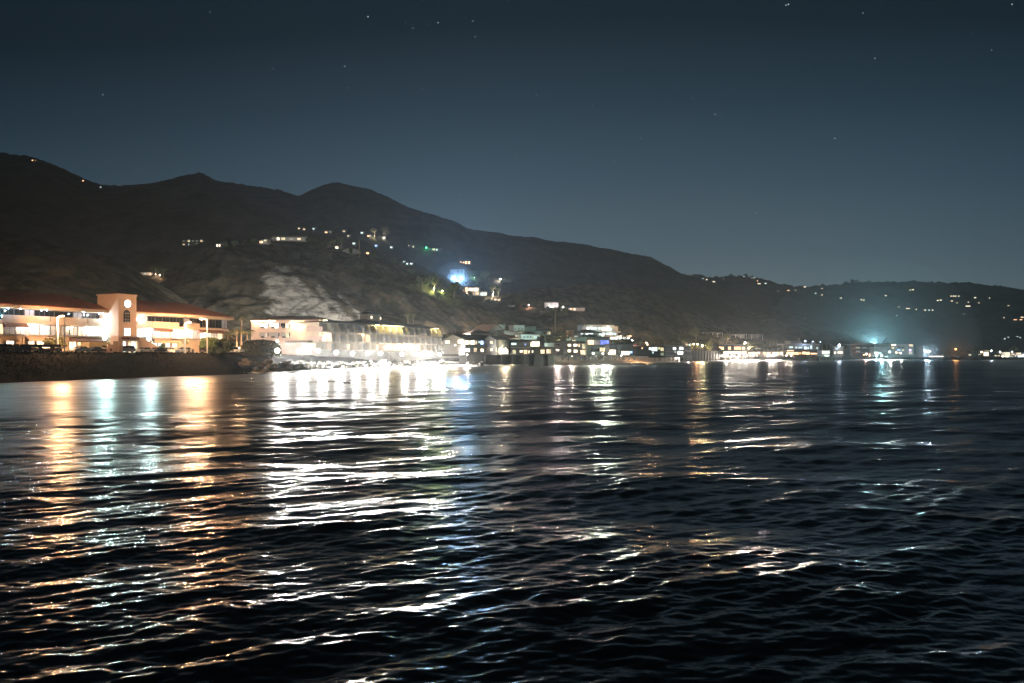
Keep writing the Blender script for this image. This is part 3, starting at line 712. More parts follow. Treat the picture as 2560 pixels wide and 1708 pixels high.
# ------------------------------------------------------------------ hotel
def hotel():
    Hf = Frame(808, 285, 1105, 362, 5.0); root = Hf.root('hotel')
    tag(root, 'three-storey beach hotel of stacked balconies with sign-lit pink end block above the boulder wall', 'building')
    W_ = Hf.len; D = 15; f1, f2, f3, ev = 2.2, 5.2, 8.7, 12.0
    dk = .0
    # slabs and back wall
    MB().box(0, W_, 1.9, D, -1.2, ev).build('wall', cream, root)
    for z in (f1, f2, f3):
        MB().box(0, W_, -.25, 1.88, z - .25, z).build('balcony_slab', cream, root)
    MB().box(-4, W_, -.6, 1.88, -3.2, f1 - .27).build('seawall', conc, root)
    cols = [808, 828, 848, 868.5, 887, 905.6, 923.8, 941, 958, 975, 990, 1006.6, 1020.6, 1035, 1049, 1063, 1076.7, 1090, 1103]
    xs = [Hf.x(c) for c in cols]
    tints = {'n': (.60, .55, .47), 'y': (.66, .60, .38), 'b': (.42, .46, .56), 'o': (.60, .48, .34), 'g': (.50, .51, .44)}
    tm = {k: mat('balcony_tint_' + {'n': 'cream', 'y': 'yellow', 'b': 'blue', 'o': 'ochre', 'g': 'green'}[k], v, .9, noise=.08) for k, v in tints.items()}  # upper party walls and panels tinted bay by bay
    top = 'gngnbnoyyyyyggnnyy'; lit3 = 'kqkkkqqqqckkkkqkqy'; lit2 = 'WqkkqWqkqkqkkkqkkk'; lit1 = 'kkkwkkWOOOWWWkkkkk'
    for i in range(len(xs) - 1):
        a, b_ = xs[i] + .3, xs[i + 1] - .3
        for lv, (z, hh, lit) in enumerate(((f1, 2.7, lit1), (f2, 3.1, lit2), (f3, 3.0, lit3))):
            if lv == 0 and i in (9, 10, 11, 12):
                window(root, a, b_, z + .05, z + 2.3, lit[i], y=1.82, bars=2)
            else:
                m_ = a + (b_ - a) * (.3 if (i + lv) % 2 else .0)
                window(root, m_, m_ + (b_ - a) * .6, z + .05, z + 2.25, lit[i], y=1.82, bars=1)
            if lv: railing(root, a, b_, -.15, z, 1.0, .45, m=frame_m if i % 3 else conc)
            # party walls between balconies
            if lv < 2: MB().box(xs[i + 1] - .14, xs[i + 1] + .14, -.1, 1.87, z, z + hh - (.25 if lv < 2 else 0)).build('party_wall', cream, root)
            if lv: MB().box(xs[i + 1] - .42, xs[i + 1] + .42, -.42, -.17, z - .02, z + 1.15).build('pier', cream, root)
        # top storey: chamfered party walls
        MB().prism([(1.87, f3), (-.1, f3), (-.1, f3 + 1.6), (.75, ev - .15), (1.87, ev - .15)], xs[i + 1] - .12, xs[i + 1] + .12, 'x').build('party_wall', tm[top[i]], root)
        if i % 5 != 3: MB().box(a, b_, 1.84, 1.89, f3 + 2.3, ev - .2).build('wall_panel', tm[top[i]], root)
    roof_mesh('hip', 0, W_ * .42, .9, D, ev, 1.2, .5).build('roof', tile_dark, root)
    xa, xb = Hf.x(925), Hf.x(1018)
    roof_mesh('hip', xa, xb, .2, D, ev + .35, 2.4, .8).build('roof', tile_dark, root)
    roof_mesh('hip', Hf.x(1014), W_ - 1.5, .6, D, ev, 1.9, .4).build('roof', tile_dark, root)
    # cupola
    cx0, cx1 = Hf.x(921, 5), Hf.x(951, 5); zc0, zc1 = ev + 1, Hf.z(784.5, cx0, 5)
    cu = MB().box(cx0, cx1, 5, 9, zc0, zc1).build('cupola', cream, root)
    roof_mesh('hip', cx0, cx1, 5, 9, zc1 + .01, 1.2, .9, .15).build('cupola_roof', tile_dark, cu)
    window(cu, Hf.x(926, 5), Hf.x(930, 5), Hf.z(796.5, cx0, 5), Hf.z(789.5, cx0, 5), 'W', y=4.9); window(cu, Hf.x(949, 5), Hf.x(952.5, 5), Hf.z(797, cx0, 5), Hf.z(790.5, cx0, 5), 'W', y=4.9)
    # strips of light under the eaves
    for pa, pb in ((940, 950), (957, 1009), (1085, 1097)):
        x_, y_ = Hf.x(pa, -.3), Hf.x(pb, -.3)
        s_ = MB().box(x_, y_, -.25, -.1, ev + .02, ev + .16).build('cove_light', glow_mat((1, .82, .40), 9), root)
        for i in range(max(1, int((y_ - x_) / 4))):
            light(s_, (x_ + (y_ - x_) * (i + .5) / max(1, int((y_ - x_) / 4)), -.1, ev - .3), (1, .80, .38), 130, .2)
    # terrace of the restaurant
    tw = Hf
    for i, (px, py) in enumerate(((977, 865), (990, 866), (1003, 864), (1017, 864), (1030, 867), (910, 838), (819, 836), (1040, 869), (965, 868))):
        x = Hf.x(px, -.0); z = Hf.z(py, x, 0)
        l = MB().ball((x, .6, z), .2, n=8).build('wall_lamp', glow_mat((1, .75, .5), 12), root, smooth=True); light(l, (x, .2, z), (1, .70, .42), 260 if i < 5 else 200, .15)
    # end block that faces the pier
    E = Frame(628, 294, 796, 288, 5.0)
    er = E.root('hotel_end_block'); er.parent = root; er.matrix_parent_inverse = root.matrix_basis.inverted()
    w = E.len; h = E.z(801.5, 0)
    def lift(o): return o
    b = MB().box(0, w, 0, 13, -1.5, h)
    ex = E.x(772); ex2 = E.x(807, -1.8)
    e = b.build('end_wall', pinkw, root); e.matrix_world = er.matrix_world if False else e.matrix_world
    M = Matrix.Translation((E.A.x, E.A.y, E.z0)) @ Matrix.Rotation(E.rz, 4, 'Z'); MR = (Matrix.Translation((Hf.A.x, Hf.A.y, Hf.z0)) @ Matrix.Rotation(Hf.rz, 4, 'Z')).inverted()
    bpy.data.objects.remove(er)
    T = MR @ M
    def fix(o): o.matrix_local = T; return o
    fix(e)
    fix(roof_mesh('hip', 0, w, 0, 13, h + .01, 1.7, .5).build('roof', tile_brown, root))
    for k, y0 in enumerate((808, 832)):
        for j, (pa, pb) in enumerate(((649, 672), (675, 699), (702, 725.5))):
            xa, xb = E.x(pa), E.x(pb); kk = ('C', 'C', 'd') if k == 0 else ('q', 'k', 'g')
            f = MB().box(xa, xb, -.1, -.02, E.z(y0 + 9, xa), E.z(y0, xa)).box(xa + .55, xb - .35, -.1, -.02, E.z(y0 + 13, xa), E.z(y0 + 9, xa) - .01).build('window', dframe, root); fix(f)
            MB().box(xa + .1, (xa + xb) / 2, -.14, -.105, E.z(y0 + 8.6, xa), E.z(y0 + .6, xa)).build('pane', PANE['k' if k else kk[j]], f)
            MB().box((xa + xb) / 2 + .08, xb - .45, -.14, -.105, E.z(y0 + 12.5, xa), E.z(y0 + .6, xa)).build('pane', PANE[kk[j] if k or j < 2 else 'w'], f)
    for y0 in (805.5, 831):
        fix(window(root, E.x(778), E.x(788.5), E.z(y0 + 11, 0), E.z(y0, 0), 'q'))
    fix(window(root, E.x(797), E.x(806), E.z(842, 0), E.z(832, 0), 'W', y=-1.5))
    for y0, y1 in ((818, 830), (842, 851)):
        fix(MB().box(ex, ex2, -1.9, -1.7, E.z(y1, 0), E.z(y0, 0)).box(ex, ex2, -1.68, -.02, E.z(y1, 0), E.z(y1, 0) + .2).build('balcony', pinkw, root))
    fix(MB().box(E.x(735), E.x(771), -5, -.02, -3, E.z(858, 0)).build('annex', pinkw, root))
    fix(MB().box(E.x(731), E.x(786), -5.6, -.04, E.z(858, 0) + .01, E.z(853, 0)).build('annex_roof', roof_grey, root))
    fix(MB().box(E.x(772), E.x(806), -5, -.06, -3.3, E.z(858, 0) - .01).build('annex', cream, root))
    # lit sign
    sx = (E.x(727) + E.x(770)) / 2
    sg = text_mesh('sign_lettering', 'Malibu Beach Inn', mat('sign_white', (.9, .85, .7), .5, emit=(1, .85, .45), strength=2.2), root, (0, 0, 0), 1.25, width=5.4, shear=.35)
    sg.matrix_local = T @ Matrix.Translation((sx, -.14, E.z(814.5, 0))) @ Matrix.Rotation(math.radians(90), 4, 'X')
    for px in (731, 744, 757):
        x = E.x(px); l = fix(MB().cyl((x, -1.4, h + .0), (x, -1.0, h + .18), .12, .16, 8).cyl((x, -1.0, h + .18), (x, -.02, h - .05), .03, n=5).build('sign_lamp', dark_m, root))
        light(l, (x, -1.55, h - .1), (1, .82, .45), 330, .12, 95, (0, .75, -1))
    cv = fix(MB().box(E.x(628), E.x(690), -.42, -.3, h - .28, h - .08).build('cove_light', glow_mat((1, .74, .42), 5), root))
    light(cv, (E.x(640), -.9, h - .6), (1, .7, .4), 100, .2); light(cv, (E.x(675), -.9, h - .6), (1, .7, .4), 100, .2)
    cv = fix(MB().box(E.x(808, 1), E.x(818, 1), 1, 1.2, h - .3, h - .1).build('cove_light', glow_mat((1, .86, .40), 8), root)); light(cv, (E.x(811, 1), .4, h - .6), (1, .85, .4), 260, .2)
    return Hf, E
HF, EF = hotel()
# stairs from the hotel terrace down to the water
def hotel_stairs():
    o = HF.root('beach_stairs'); tag(o, 'white railed stair slanting down over the boulders below the hotel terrace', 'stairs')
    xa, ya = HF.x(964, -2), -2.0; xb = HF.x(1004, -2); z0, z1 = 2.0, -3.8
    n = 16
    s = MB()
    for i in range(n): s.box(xa + (xb - xa) * i / n, xa + (xb - xa) * (i + 1) / n + .05, -3.2, -2, z0 + (z1 - z0) * (i + 1) / n - .1, z0 + (z1 - z0) * (i + 1) / n)
    s.build('steps', whitew, o)
    for y in (-3.25, -1.95):
        r = MB().cyl((xa, y, z0 + 1), (xb, y, z1 + 1), .06, n=6).cyl((xa, y, z0 + .5), (xb, y, z1 + .5), .04, n=6)
        for i in range(9): x = xa + (xb - xa) * i / 8; z = z0 + (z1 - z0) * i / 8; r.cyl((x, y, z - .2), (x, y, z + 1), .04, n=5)
        r.build('railing', whitew, o)
    for i in range(4):
        x = xa + (xb - xa) * (i + .5) / 4; MB().cyl((x, -2.6, -6), (x, -2.6, z0 + (z1 - z0) * (i + .5) / 4 - .1), .12, n=6).build('post', whitew, o)
hotel_stairs()
# ------------------------------------------------------------------ beach houses
def gd(px, inland=8): return shore(px) + inland
def chimney(px0, px1, yt, yb, y=2.0, dep=1.2, m=None):
    def f(fr, root, w, h):
        a, b = fr.x(px0, y), fr.x(px1, y); MB().box(a, b, y, y + dep, fr.z(yb, a, y), fr.z(yt, a, y)).build('chimney', m or conc, root)
    return f
BH = 'houses along the beach'
house('beach_house', 'grey gabled beach house with rows of lit curtained windows, right beside the hotel', 'house', 1161, 1232, 356, 374, 886, 850, 12.5, greyw, ('gable', 2.6), tile_dark,
      [(1162, 1173, 851, 862, 'W', 2), (1175.5, 1187, 851, 862, 'W', 2), (1188, 1192, 852, 862, 'w'), (1195, 1199, 853, 858, 'c'), (1201, 1209, 852, 862, 'B', 1), (1213, 1218, 857, 862, 'b'),
       (1162, 1174, 871, 880, 'W', 1), (1184, 1192, 870, 880, 'w'), (1201, 1209, 872, 880, 'W'), (1219, 1226, 871, 881, 'w', 1)],
      [(1163, 1229, 866.5, 1.6, dframe), (1158, 1232, 886.5, 2.6, dframe)], side=[(8.3, 10.9, 4.9, 6.2, 'W'), (1.3, 3.7, 4.8, 6.6, 'W'), (3, 3.9, 1.5, 3, 'q')], group=BH, over=.7)
house('beach_house', 'small grey gabled beach house with corner balcony and glaring patio lamp', 'house', 1240, 1276, 366, 378, 886, 850, 7, greyw, ('gable', 1.8), tile_dark,
      [(1256, 1262, 872, 885, 'W'), (1264, 1270, 874, 885, 'W'), (1249, 1253, 874, 880, 'q')], [(1238, 1262, 868, 1.5), (1240, 1284, 886.5, 2.2, dframe)], side=[(1.5, 3.2, 4.8, 6.2, 'w'), (1.5, 3, 1.5, 2.8, 'w')], group=BH)
house('beach_house', 'dark low beach house with pale upper window between the patio lamp and the glazed room', 'house', 1277, 1326, 376, 386, 886.5, 855, 9, darkw, ('gable', 1.3), tile_dark,
      [(1278, 1291, 857, 863, 'c', 2), (1311, 1315, 859, 864, 'b'), (1299, 1307, 876, 881.5, 'W'), (1309, 1318, 875, 885, 'o', 1), (1281, 1289, 875, 885, 'y', 1), (1320, 1324, 876, 884, 'w')],
      [(1280, 1326, 868, 1.5, dframe), (1280, 1328, 887, 2, dframe)], group=BH)
house('beach_house', 'glazed white upper room lit like a lantern above the flat brown house', 'house', 1324, 1349, 398, 402, 868, 851, 7, whitew, ('flat', .3), None,
      [(1326, 1348.5, 853.5, 866.5, 'W', 4)], [(1324, 1384, 867, 1.2)], group=BH, extra=chimney(1348, 1361, 843, 866, 0, 2, greyw))
house('beach_house', 'flat-roofed brown shingle beach house with two tall lit windows', 'house', 1327, 1387, 388, 396, 889, 868, 9, brownw, ('flat', .2), None,
      [(1351, 1361.5, 874, 884.5, 'w', 2), (1366, 1377, 873, 884, 'w', 1), (1329, 1333, 876, 882, 'W')], group=BH, over=.1)
house('beach_house', 'pink beach house on cross-braced stilts with six glowing windows and white balconies', 'house', 1385, 1467, 404, 414, 887.5, 857.5, 9, pinkw, ('front', 1.0), tile_dark,
      [(1419, 1427.5, 860, 866.5, 'W', 0), (1433, 1443.5, 860, 866.5, 'W', 0), (1419, 1427.5, 874, 881, 'W', 0), (1434, 1443.5, 874, 882, 'W', 0), (1389, 1399, 861, 863.2, 'd'), (1409.5, 1413, 873, 886, 'q'), (1388, 1399, 874, 876, 'W'),
       (1445.5, 1450, 860, 868, 'w'), (1455, 1465, 860, 872, 'y', 1), (1450, 1465, 875, 887, 'w', 2)],
      [(1445, 1454, 873, 1.5), (1445, 1453, 887.6, 1.7), (1386, 1417, 887.8, 1.2)], stilts=(902, 6, 2, whitew), group=BH)
house('beach_house', 'green-grey modern house on raked struts with orange and blue upper windows', 'house', 1468, 1523, 412, 420, 887.5, 843, 10, greenw, ('flat', .25), None,
      [(1469, 1484, 850, 862, 'O', 3), (1484.5, 1499, 850, 862, 'q', 2), (1500, 1508.5, 850.5, 862, 'b', 0), (1509, 1522, 851, 862, 'b', 1), (1499.5, 1506, 869, 879, 'w'), (1507, 1522, 870, 880, 'w', 2), (1477, 1498, 869, 879, 'd', 2)],
      [(1468, 1477, 873, 1.5), (1470, 1523, 887.6, 2.5)], stilts=(901, 6, 1), group=BH, over=.05)
house('beach_house', 'low grey beach house with a bright pink-lit room beside the beach spotlight', 'house', 1523, 1582, 416, 428, 889, 861, 9, greyw, ('flat', .2), None,
      [(1528, 1537, 863, 872, 'k', 1), (1543, 1554, 863, 872, 'k', 1), (1523.5, 1539, 874.5, 886.5, 'W', 2), (1545, 1549, 875, 882, 'q'), (1553, 1573, 878, 888, 'W', 2), (1574, 1581, 878, 884, 'B')],
      [(1525, 1545, 872, 2), (1544, 1581, 889.4, 2)], stilts=(901, 5, 2, whitew), group=BH)
house('beach_house', 'olive beach house with white bay window and one small orange window', 'house', 1592, 1660, 446, 470, 891, 867, 9, brownw, ('gable', .8), mat('rust_roof', (.16, .06, .045), .9, noise=.2), 
      [(1603.5, 1607, 868.5, 873, 'O'), (1622, 1627.5, 869, 875, 'C'), (1629, 1643, 868, 878, 'C', 3), (1645, 1650, 868, 874, 'y'), (1651, 1659, 869, 878, 'y', 1), (1630, 1634, 880, 884, 'c'), (1651, 1659, 882, 889, 'g', 1)], group=BH)
house('beach_house', 'black timber house with deck on thick piles, barely lit green windows', 'house', 1661, 1727, 492, 560, 893, 864, 10, darkw, ('flat', .4), None,
      [(1682, 1690, 868, 876, 'k', 1), (1694, 1707, 879, 887, 'g', 2), (1698, 1708, 867, 875, 'k', 1), (1686, 1690, 879, 881, 'g'), (1678, 1682, 890, 891, 'g')],
      [(1664, 1727, 878, 2, dframe), (1664, 1729, 893.2, 3, dframe)], stilts=(903, 7, 0, darkw), group=BH)
house('beach_house', 'two-storey dark deck house with orange rooms behind a row of glaring floods', 'house', 1792, 1868, 690, 716, 893, 862, 14, darkw, ('flat', .5), None,
      [(1797, 1809, 867, 874.5, 'O', 4), (1820, 1827, 867, 875, 'O', 1), (1835, 1852, 866.5, 875, 'o', 4), (1854, 1862, 867, 874, 'y', 2), (1808, 1852, 879, 885, 'W', 9), (1854, 1866, 877, 886, 'w', 3)],
      [(1790, 1868, 877, 2.5), (1800, 1870, 887, 3)], group=BH)
house('beach_restaurant', 'long low terrace building glowing orange behind lamps at the surf line', 'restaurant', 1869, 1962, 716, 745, 892, 880, 10, woodw, ('flat', .3), None,
      [(1870, 1878, 881, 885, 'O', 2), (1879, 1890, 881, 885, 'O', 2), (1891, 1900, 881, 885, 'O', 2), (1907, 1915, 881, 887, 'o', 2), (1917, 1925, 881, 888, 'O', 1), (1931, 1948, 880.5, 888, 'O', 4), (1950, 1960, 880, 887, 'W', 2)],
      [(1869, 1962, 890, 4)], group=BH)
house('beach_restaurant', 'brown-eaved pavilion full of warm lamps under the grey two-chimney house', 'restaurant', 1963, 2043, 740, 752, 893, 876, 10, brownw, ('shed', .8), tile_brown,
      [(1966, 1976, 880, 886, 'O', 3), (1977, 1985, 880, 887, 'O', 2), (1986, 1996, 881, 887, 'O', 3), (1998, 2003, 881, 886, 'o', 1), (2005, 2015, 879.5, 886, 'O', 3), (2016, 2024, 880, 887, 'O', 2), (2026, 2042, 882.5, 886, 'O', 4), (1968, 1985, 875.9, 877.5, 'W', 0)],
      [(1963, 2044, 890, 4)], group=BH)
def two_ch(fr, root, w, h):
    chimney(2031, 2038, 855, 875, -.8, 2)(fr, root, w, h); chimney(2050, 2057, 856, 880, -.8, 2, darkw)(fr, root, w, h)
    for px, py in ((2032, 854), (2051, 855)):
        x = fr.x(px, -.5); MB().ball((x, -.5, fr.z(py, x, -.5)), .4, n=8).build('roof_lamp', glow_mat((.6, .8, 1), 9), root, smooth=True)
house('grey_house', 'grey boarded house with two tall chimney shafts and pale windows above the pavilion', 'house', 1960, 2050, 768, 776, 880, 861, 12, greyw, ('flat', .4), whitew,
      [(1962, 1964, 866, 868.5, 'q'), (1966.5, 1969, 866, 868.5, 'q'), (1973, 1982, 866, 870.5, 'c', 1), (1988, 1993, 867, 871, 'c'), (1996, 2005, 867.5, 871, 'c', 1), (2011, 2016, 867, 874, 'C', 1), (2018, 2022, 867, 873, 'c'), (2025, 2032, 864, 873, 'c', 1), (2041, 2045, 868, 873, 'c')],
      group=BH, extra=two_ch)
house('white_house', 'plain pale box house with a thin chimney rising behind the grey boarded house', 'house', 1976, 2004, 800, 804, 864, 852.5, 9, cream, ('shedx', -1.2), cream, [], extra=chimney(1997, 2000, 845, 855, 2, 1, cream))
house('beach_house', 'narrow pale-yellow lit house squeezed among dark trees', 'house', 2054, 2075, 768, 776, 894, 876, 9, cream, ('flat', .3), None, [(2055.5, 2062, 878, 884.5, 'W', 1), (2063, 2073, 878.5, 884, 'w', 2), (2061, 2071, 887.5, 892, 'y', 2)], [(2054, 2074, 886, 2)], group=BH)
house('beach_house', 'dark house showing two warm windows at one level, behind the tree line', 'house', 2083, 2109, 785, 792, 891, 867, 9, brownw, ('flat', .3), None, [(2084.5, 2090, 879, 885, 'w', 1), (2094, 2107, 879, 884, 'w', 3), (2087, 2094, 870, 874, 'k')], group=BH)
def slabs(fr, root, w, h):
    for pa, pb, y in ((2120, 2189, 862.5), (2135, 2178, 859), (2126, 2188, 872), (2130, 2188, 882)):
        a, b = fr.x(pa), fr.x(pb); z = fr.z(y, a); MB().box(a, b, -2.4, -.02, z, z + .55).build('balcony', woodw, root)
house('beach_house', 'wide dark house of three stacked overhanging terraces with a reddish ground-floor lamp', 'house', 2126, 2186, 800, 812, 894, 862.5, 12, darkw, ('flat', .5), woodw,
      [(2139, 2150, 868, 872, 'g', 2), (2155, 2166, 868, 872, 'k', 2), (2172, 2181, 884.5, 892, 'O', 1), (2157, 2162, 886, 889, 'O'), (2140, 2150, 877, 881, 'k', 2)], group=BH, extra=slabs)
house('apartment_block', 'pale green balconied block bathed in teal light at the water edge', 'building', 2184, 2224, 806, 816, 897, 869, 12, greenw, ('flat', .4), whitew,
      [(2186, 2196, 880, 886, 'C', 1), (2197, 2204, 872, 878, 'k', 1), (2206, 2214, 872, 878, 'k', 1), (2197, 2203, 881, 886, 'c'), (2211, 2220, 890, 895, 'c', 1)], [(2184, 2224, 879, 2), (2184, 2224, 888, 2)], group=BH)
house('apartment_block', 'flat-roofed three-storey beige block with purple and white windows beside the teal-lit block', 'building', 2225, 2284, 822, 836, 888, 860, 14, cream, ('flat', .5), dark_m,
      [(2228, 2240, 861, 864.5, 'W', 2), (2229, 2235, 868, 872, 'w', 1), (2238, 2242, 867, 871, 'q'), (2245, 2251, 868, 870, 'd', 1), (2254, 2260, 868, 870, 'd', 1), (2243, 2251, 874, 877, 'B', 1), (2254, 2260, 874, 877, 'y', 1), (2272, 2282, 861, 866, 'w', 2),
       (2272, 2278, 873, 878.5, 'p'), (2272, 2280, 881, 884, 'w', 2), (2246, 2251, 880.5, 883, 'W'), (2255, 2260, 881, 884, 'k'), (2238, 2243, 879, 884, 'W')], group=BH)
house('pale_house', 'pale upper storey set back behind the teal-lit block roof', 'house', 2199, 2226, 840, 846, 870, 859.5, 10, pinkw, ('flat', .3), dark_m, [(2202, 2207, 861, 865, 'q'), (2212, 2218, 862, 867, 'k')])
house('beach_house', 'tall narrow house washed in blue-white light beside the string of terrace bulbs', 'house', 2309, 2323, 838, 842, 893, 865, 9, whitew, ('flat', .3), None, [(2311, 2316, 874, 878, 'C'), (2318, 2322, 877, 884, 'C'), (2311, 2315, 885, 889, 'c')], [(2308, 2324, 881, 1.5)], group=BH)
house('beach_house', 'small dark house with one yellow-green window on the far shore', 'house', 2418, 2432, 868, 872, 893, 884, 8, darkw, ('flat', .3), None, [(2421, 2428, 886, 889, 'y', 1)], group=BH)
house('beach_house', 'far white villa with stacked bright windows and a terrace', 'house', 2445, 2476, 884, 892, 892, 876, 9, cream, ('flat', .3), None, [(2451, 2457, 878, 883, 'W', 1), (2459, 2471, 880, 890, 'W', 3), (2446, 2452, 885, 888, 'w', 1), (2461, 2473, 875.9, 877, 'y')], [(2444, 2474, 887, 2)], group=BH)
house('beach_house', 'low far house with two yellowish windows next to the white villa', 'house', 2483, 2503, 900, 906, 895, 885, 9, brownw, ('flat', .3), None, [(2486, 2492, 888, 891, 'y', 1), (2494, 2500, 888, 891, 'y', 1)], group=BH)
house('beach_house', 'farthest big white house blazing with floods at the edge of the photo', 'house', 2524, 2600, 925, 960, 896, 881, 12, whitew, ('flat', .4), None, [(2527, 2536, 884, 888, 'w', 2), (2540, 2552, 882, 887, 'w', 2), (2544, 2560, 888, 893, 'C', 2)], [(2524, 2600, 891, 3)], group=BH)
# seawalls under the houses
def bulkhead(label, pts, y0, y1, m, name='seawall'):
    """pts: (column, depth)"""
    b = MB(); w = []
    for px, d in pts: w.append(((px - CX) / F * d, d))
    root = empty(name, (w[0][0], w[0][1], 0)); tag(root, label, 'seawall'); o = Vector((w[0][0], w[0][1], 0))
    for (xa, ya), (xb, yb) in zip(w, w[1:]):
        za = zat(y0, (ya + yb) / 2); b.add([(xa - o.x, ya - o.y, -1), (xb - o.x, yb - o.y, -1), (xb - o.x, yb + 1 - o.y, -1), (xa - o.x, ya + 1 - o.y, -1), (xa - o.x, ya - o.y, za), (xb - o.x, yb - o.y, za), (xb - o.x, yb + 1 - o.y, za), (xa - o.x, ya + 1 - o.y, za)],
              [(0, 1, 5, 4), (1, 2, 6, 5), (2, 3, 7, 6), (3, 0, 4, 7), (4, 5, 6, 7)])
    b.build('wall', m, root)
    for (xa, ya), (xb, yb) in zip(w, w[1:]):
        n = max(1, int(math.hypot(xb - xa, yb - ya) / 6))
        for i in range(n):
            t = (i + .5) / n; x, y = xa + (xb - xa) * t - o.x, ya + (yb - ya) * t - o.y
            MB().cyl((x, y - .35, -1), (x, y - .35, zat(y0, ya) - .05), .25, n=6).build('pile', m, root)
bulkhead('dark piled seawall under the gabled and dark beach houses', [(1148, 357), (1185, 360), (1240, 366), (1320, 380), (1386, 392)], 887.5, 908, darkw)
bulkhead('long low dark seawall between the black timber house and the glowing deck house', [(1700, 600), (1728, 630), (1765, 660), (1800, 690)], 877, 900, brownw)
bulkhead('grey seawall under the terrace restaurants', [(1790, 688), (1868, 712), (1962, 736), (2044, 738), (2110, 775), (2190, 790)], 891.5, 902, brownw)
bulkhead('far dark seawall running on from the teal-lit block', [(2190, 795), (2230, 805), (2320, 830), (2440, 870), (2600, 930)], 893, 902, darkw)
cb = Frame(1112, 352, 1149, 357, 0); o = cb.root('concrete_block'); tag(o, 'pale concrete abutment in the surf below the grey gabled house', 'abutment')
MB().box(0, cb.len * .62, 0, 4, -.5, zat(903, 352)).box(cb.len * .63, cb.len, .4, 4, -.5, zat(904, 352) - .1).build('block', conc, o)
MB().box(-1, cb.len + 3, 1.5, 6, zat(896, 352), zat(890, 352)).build('deck_beam', conc, o)

# ------------------------------------------------------------------ houses one row back
IN = 'houses one row back from the beach'
house('tiled_house', 'faded pink hip roof just inland of the grey gabled beach house', 'house', 1176, 1226, 432, 436, 846, 834, 12, cream, ('hip', 2.6), roof_pink, [(1192, 1204, 839, 842, 'w', 2)], group=IN)
house('tiled_house', 'large steep brown gable rising above the other inland roofs', 'house', 1222, 1262, 452, 462, 838, 829, 14, roof_pink, ('front', 4.2), tile_brown, [], group=IN)
house('white_house', 'white annex with a row of dark sashes below the steep brown gable', 'house', 1261, 1291, 440, 444, 838, 826, 9, whitew, ('shedx', -.9), tile_brown, [(1263, 1268, 831, 836, 'q'), (1272, 1278, 831, 836, 'q'), (1281, 1288, 831, 836.5, 'q', 1)], group=IN)
house('white_house', 'small white dormer house at the peak of the inland roofs', 'house', 1248, 1262, 474, 476, 822, 812, 8, whitew, ('shedx', -.5), whitew, [], group=IN)
house('white_house', 'bright white house with three square windows on its upper floor', 'house', 1284, 1311, 470, 472, 828, 814, 9, whitew, ('flat', .25), whitew, [(1287, 1291, 820, 824, 'k'), (1295, 1299.5, 820, 824, 'k'), (1303, 1308, 820, 824, 'k')], group=IN)
house('green_house', 'pale green sloping-roofed house next to the bright white one', 'house', 1311, 1340, 480, 484, 832, 820, 10, greenw, ('shedx', 1.2), greenw, [], group=IN)
house('green_house', 'long grey-roofed green house left of the tall lone palm', 'house', 1341, 1378, 488, 492, 838, 826, 10, greenw, ('gable', 1.6), roof_grey, [(1346, 1356, 829, 834, 'k', 1), (1368, 1376, 829, 836, 'y', 1)], group=IN)
house('tiled_house', 'wide red roof stretching in front of the white annex', 'house', 1238, 1300, 412, 416, 852, 847, 12, cream, ('hip', 2.2), tile_red, [(1286, 1305, 848, 850, 'O', 0)], group=IN)
house('tiled_house', 'pinkish low gable roof behind the small grey beach house', 'house', 1204, 1244, 408, 412, 850, 845, 11, cream, ('hip', 1.7), roof_pink, [], group=IN)
house('white_house', 'white house with a grey hip roof and five dark panes in cyan light', 'house', 1303, 1350, 426, 430, 850, 836.5, 9, whitew, ('hip', 1.5), roof_grey, [(1308, 1313.5, 840, 846, 'k'), (1316, 1322, 840, 846, 'k'), (1324, 1329, 840, 846, 'k'), (1334, 1342, 840.5, 846, 'c', 1), (1344, 1348, 840.5, 846, 'k')], group=IN)
house('flat_building', 'plain grey-green flat-roofed block behind the pink and modern stilt houses', 'building', 1428, 1523, 446, 452, 856, 844, 8, greenw, ('flat', .25), None, [(1430, 1440, 850, 854, 'y', 1)], group=IN)
house('orange_tower', 'small orange stair tower beside the round dark tree', 'building', 1420, 1435, 480, 481, 844, 827, 4, mat('orange_render', (.55, .28, .16), .9), ('flat', .15), cream, [(1430, 1434, 831, 832.5, 'k')], group=IN, over=.1)
house('white_house', 'white house under a brown hip roof with glaring windows, below the glass terraces', 'house', 1444, 1504, 490, 494, 845, 832, 12, whitew, ('hip', 2.0), tile_brown, [(1452, 1458, 833, 836, 'C'), (1464, 1483, 833, 838, 'C', 3), (1497, 1503, 834, 838, 'C')], group=IN)
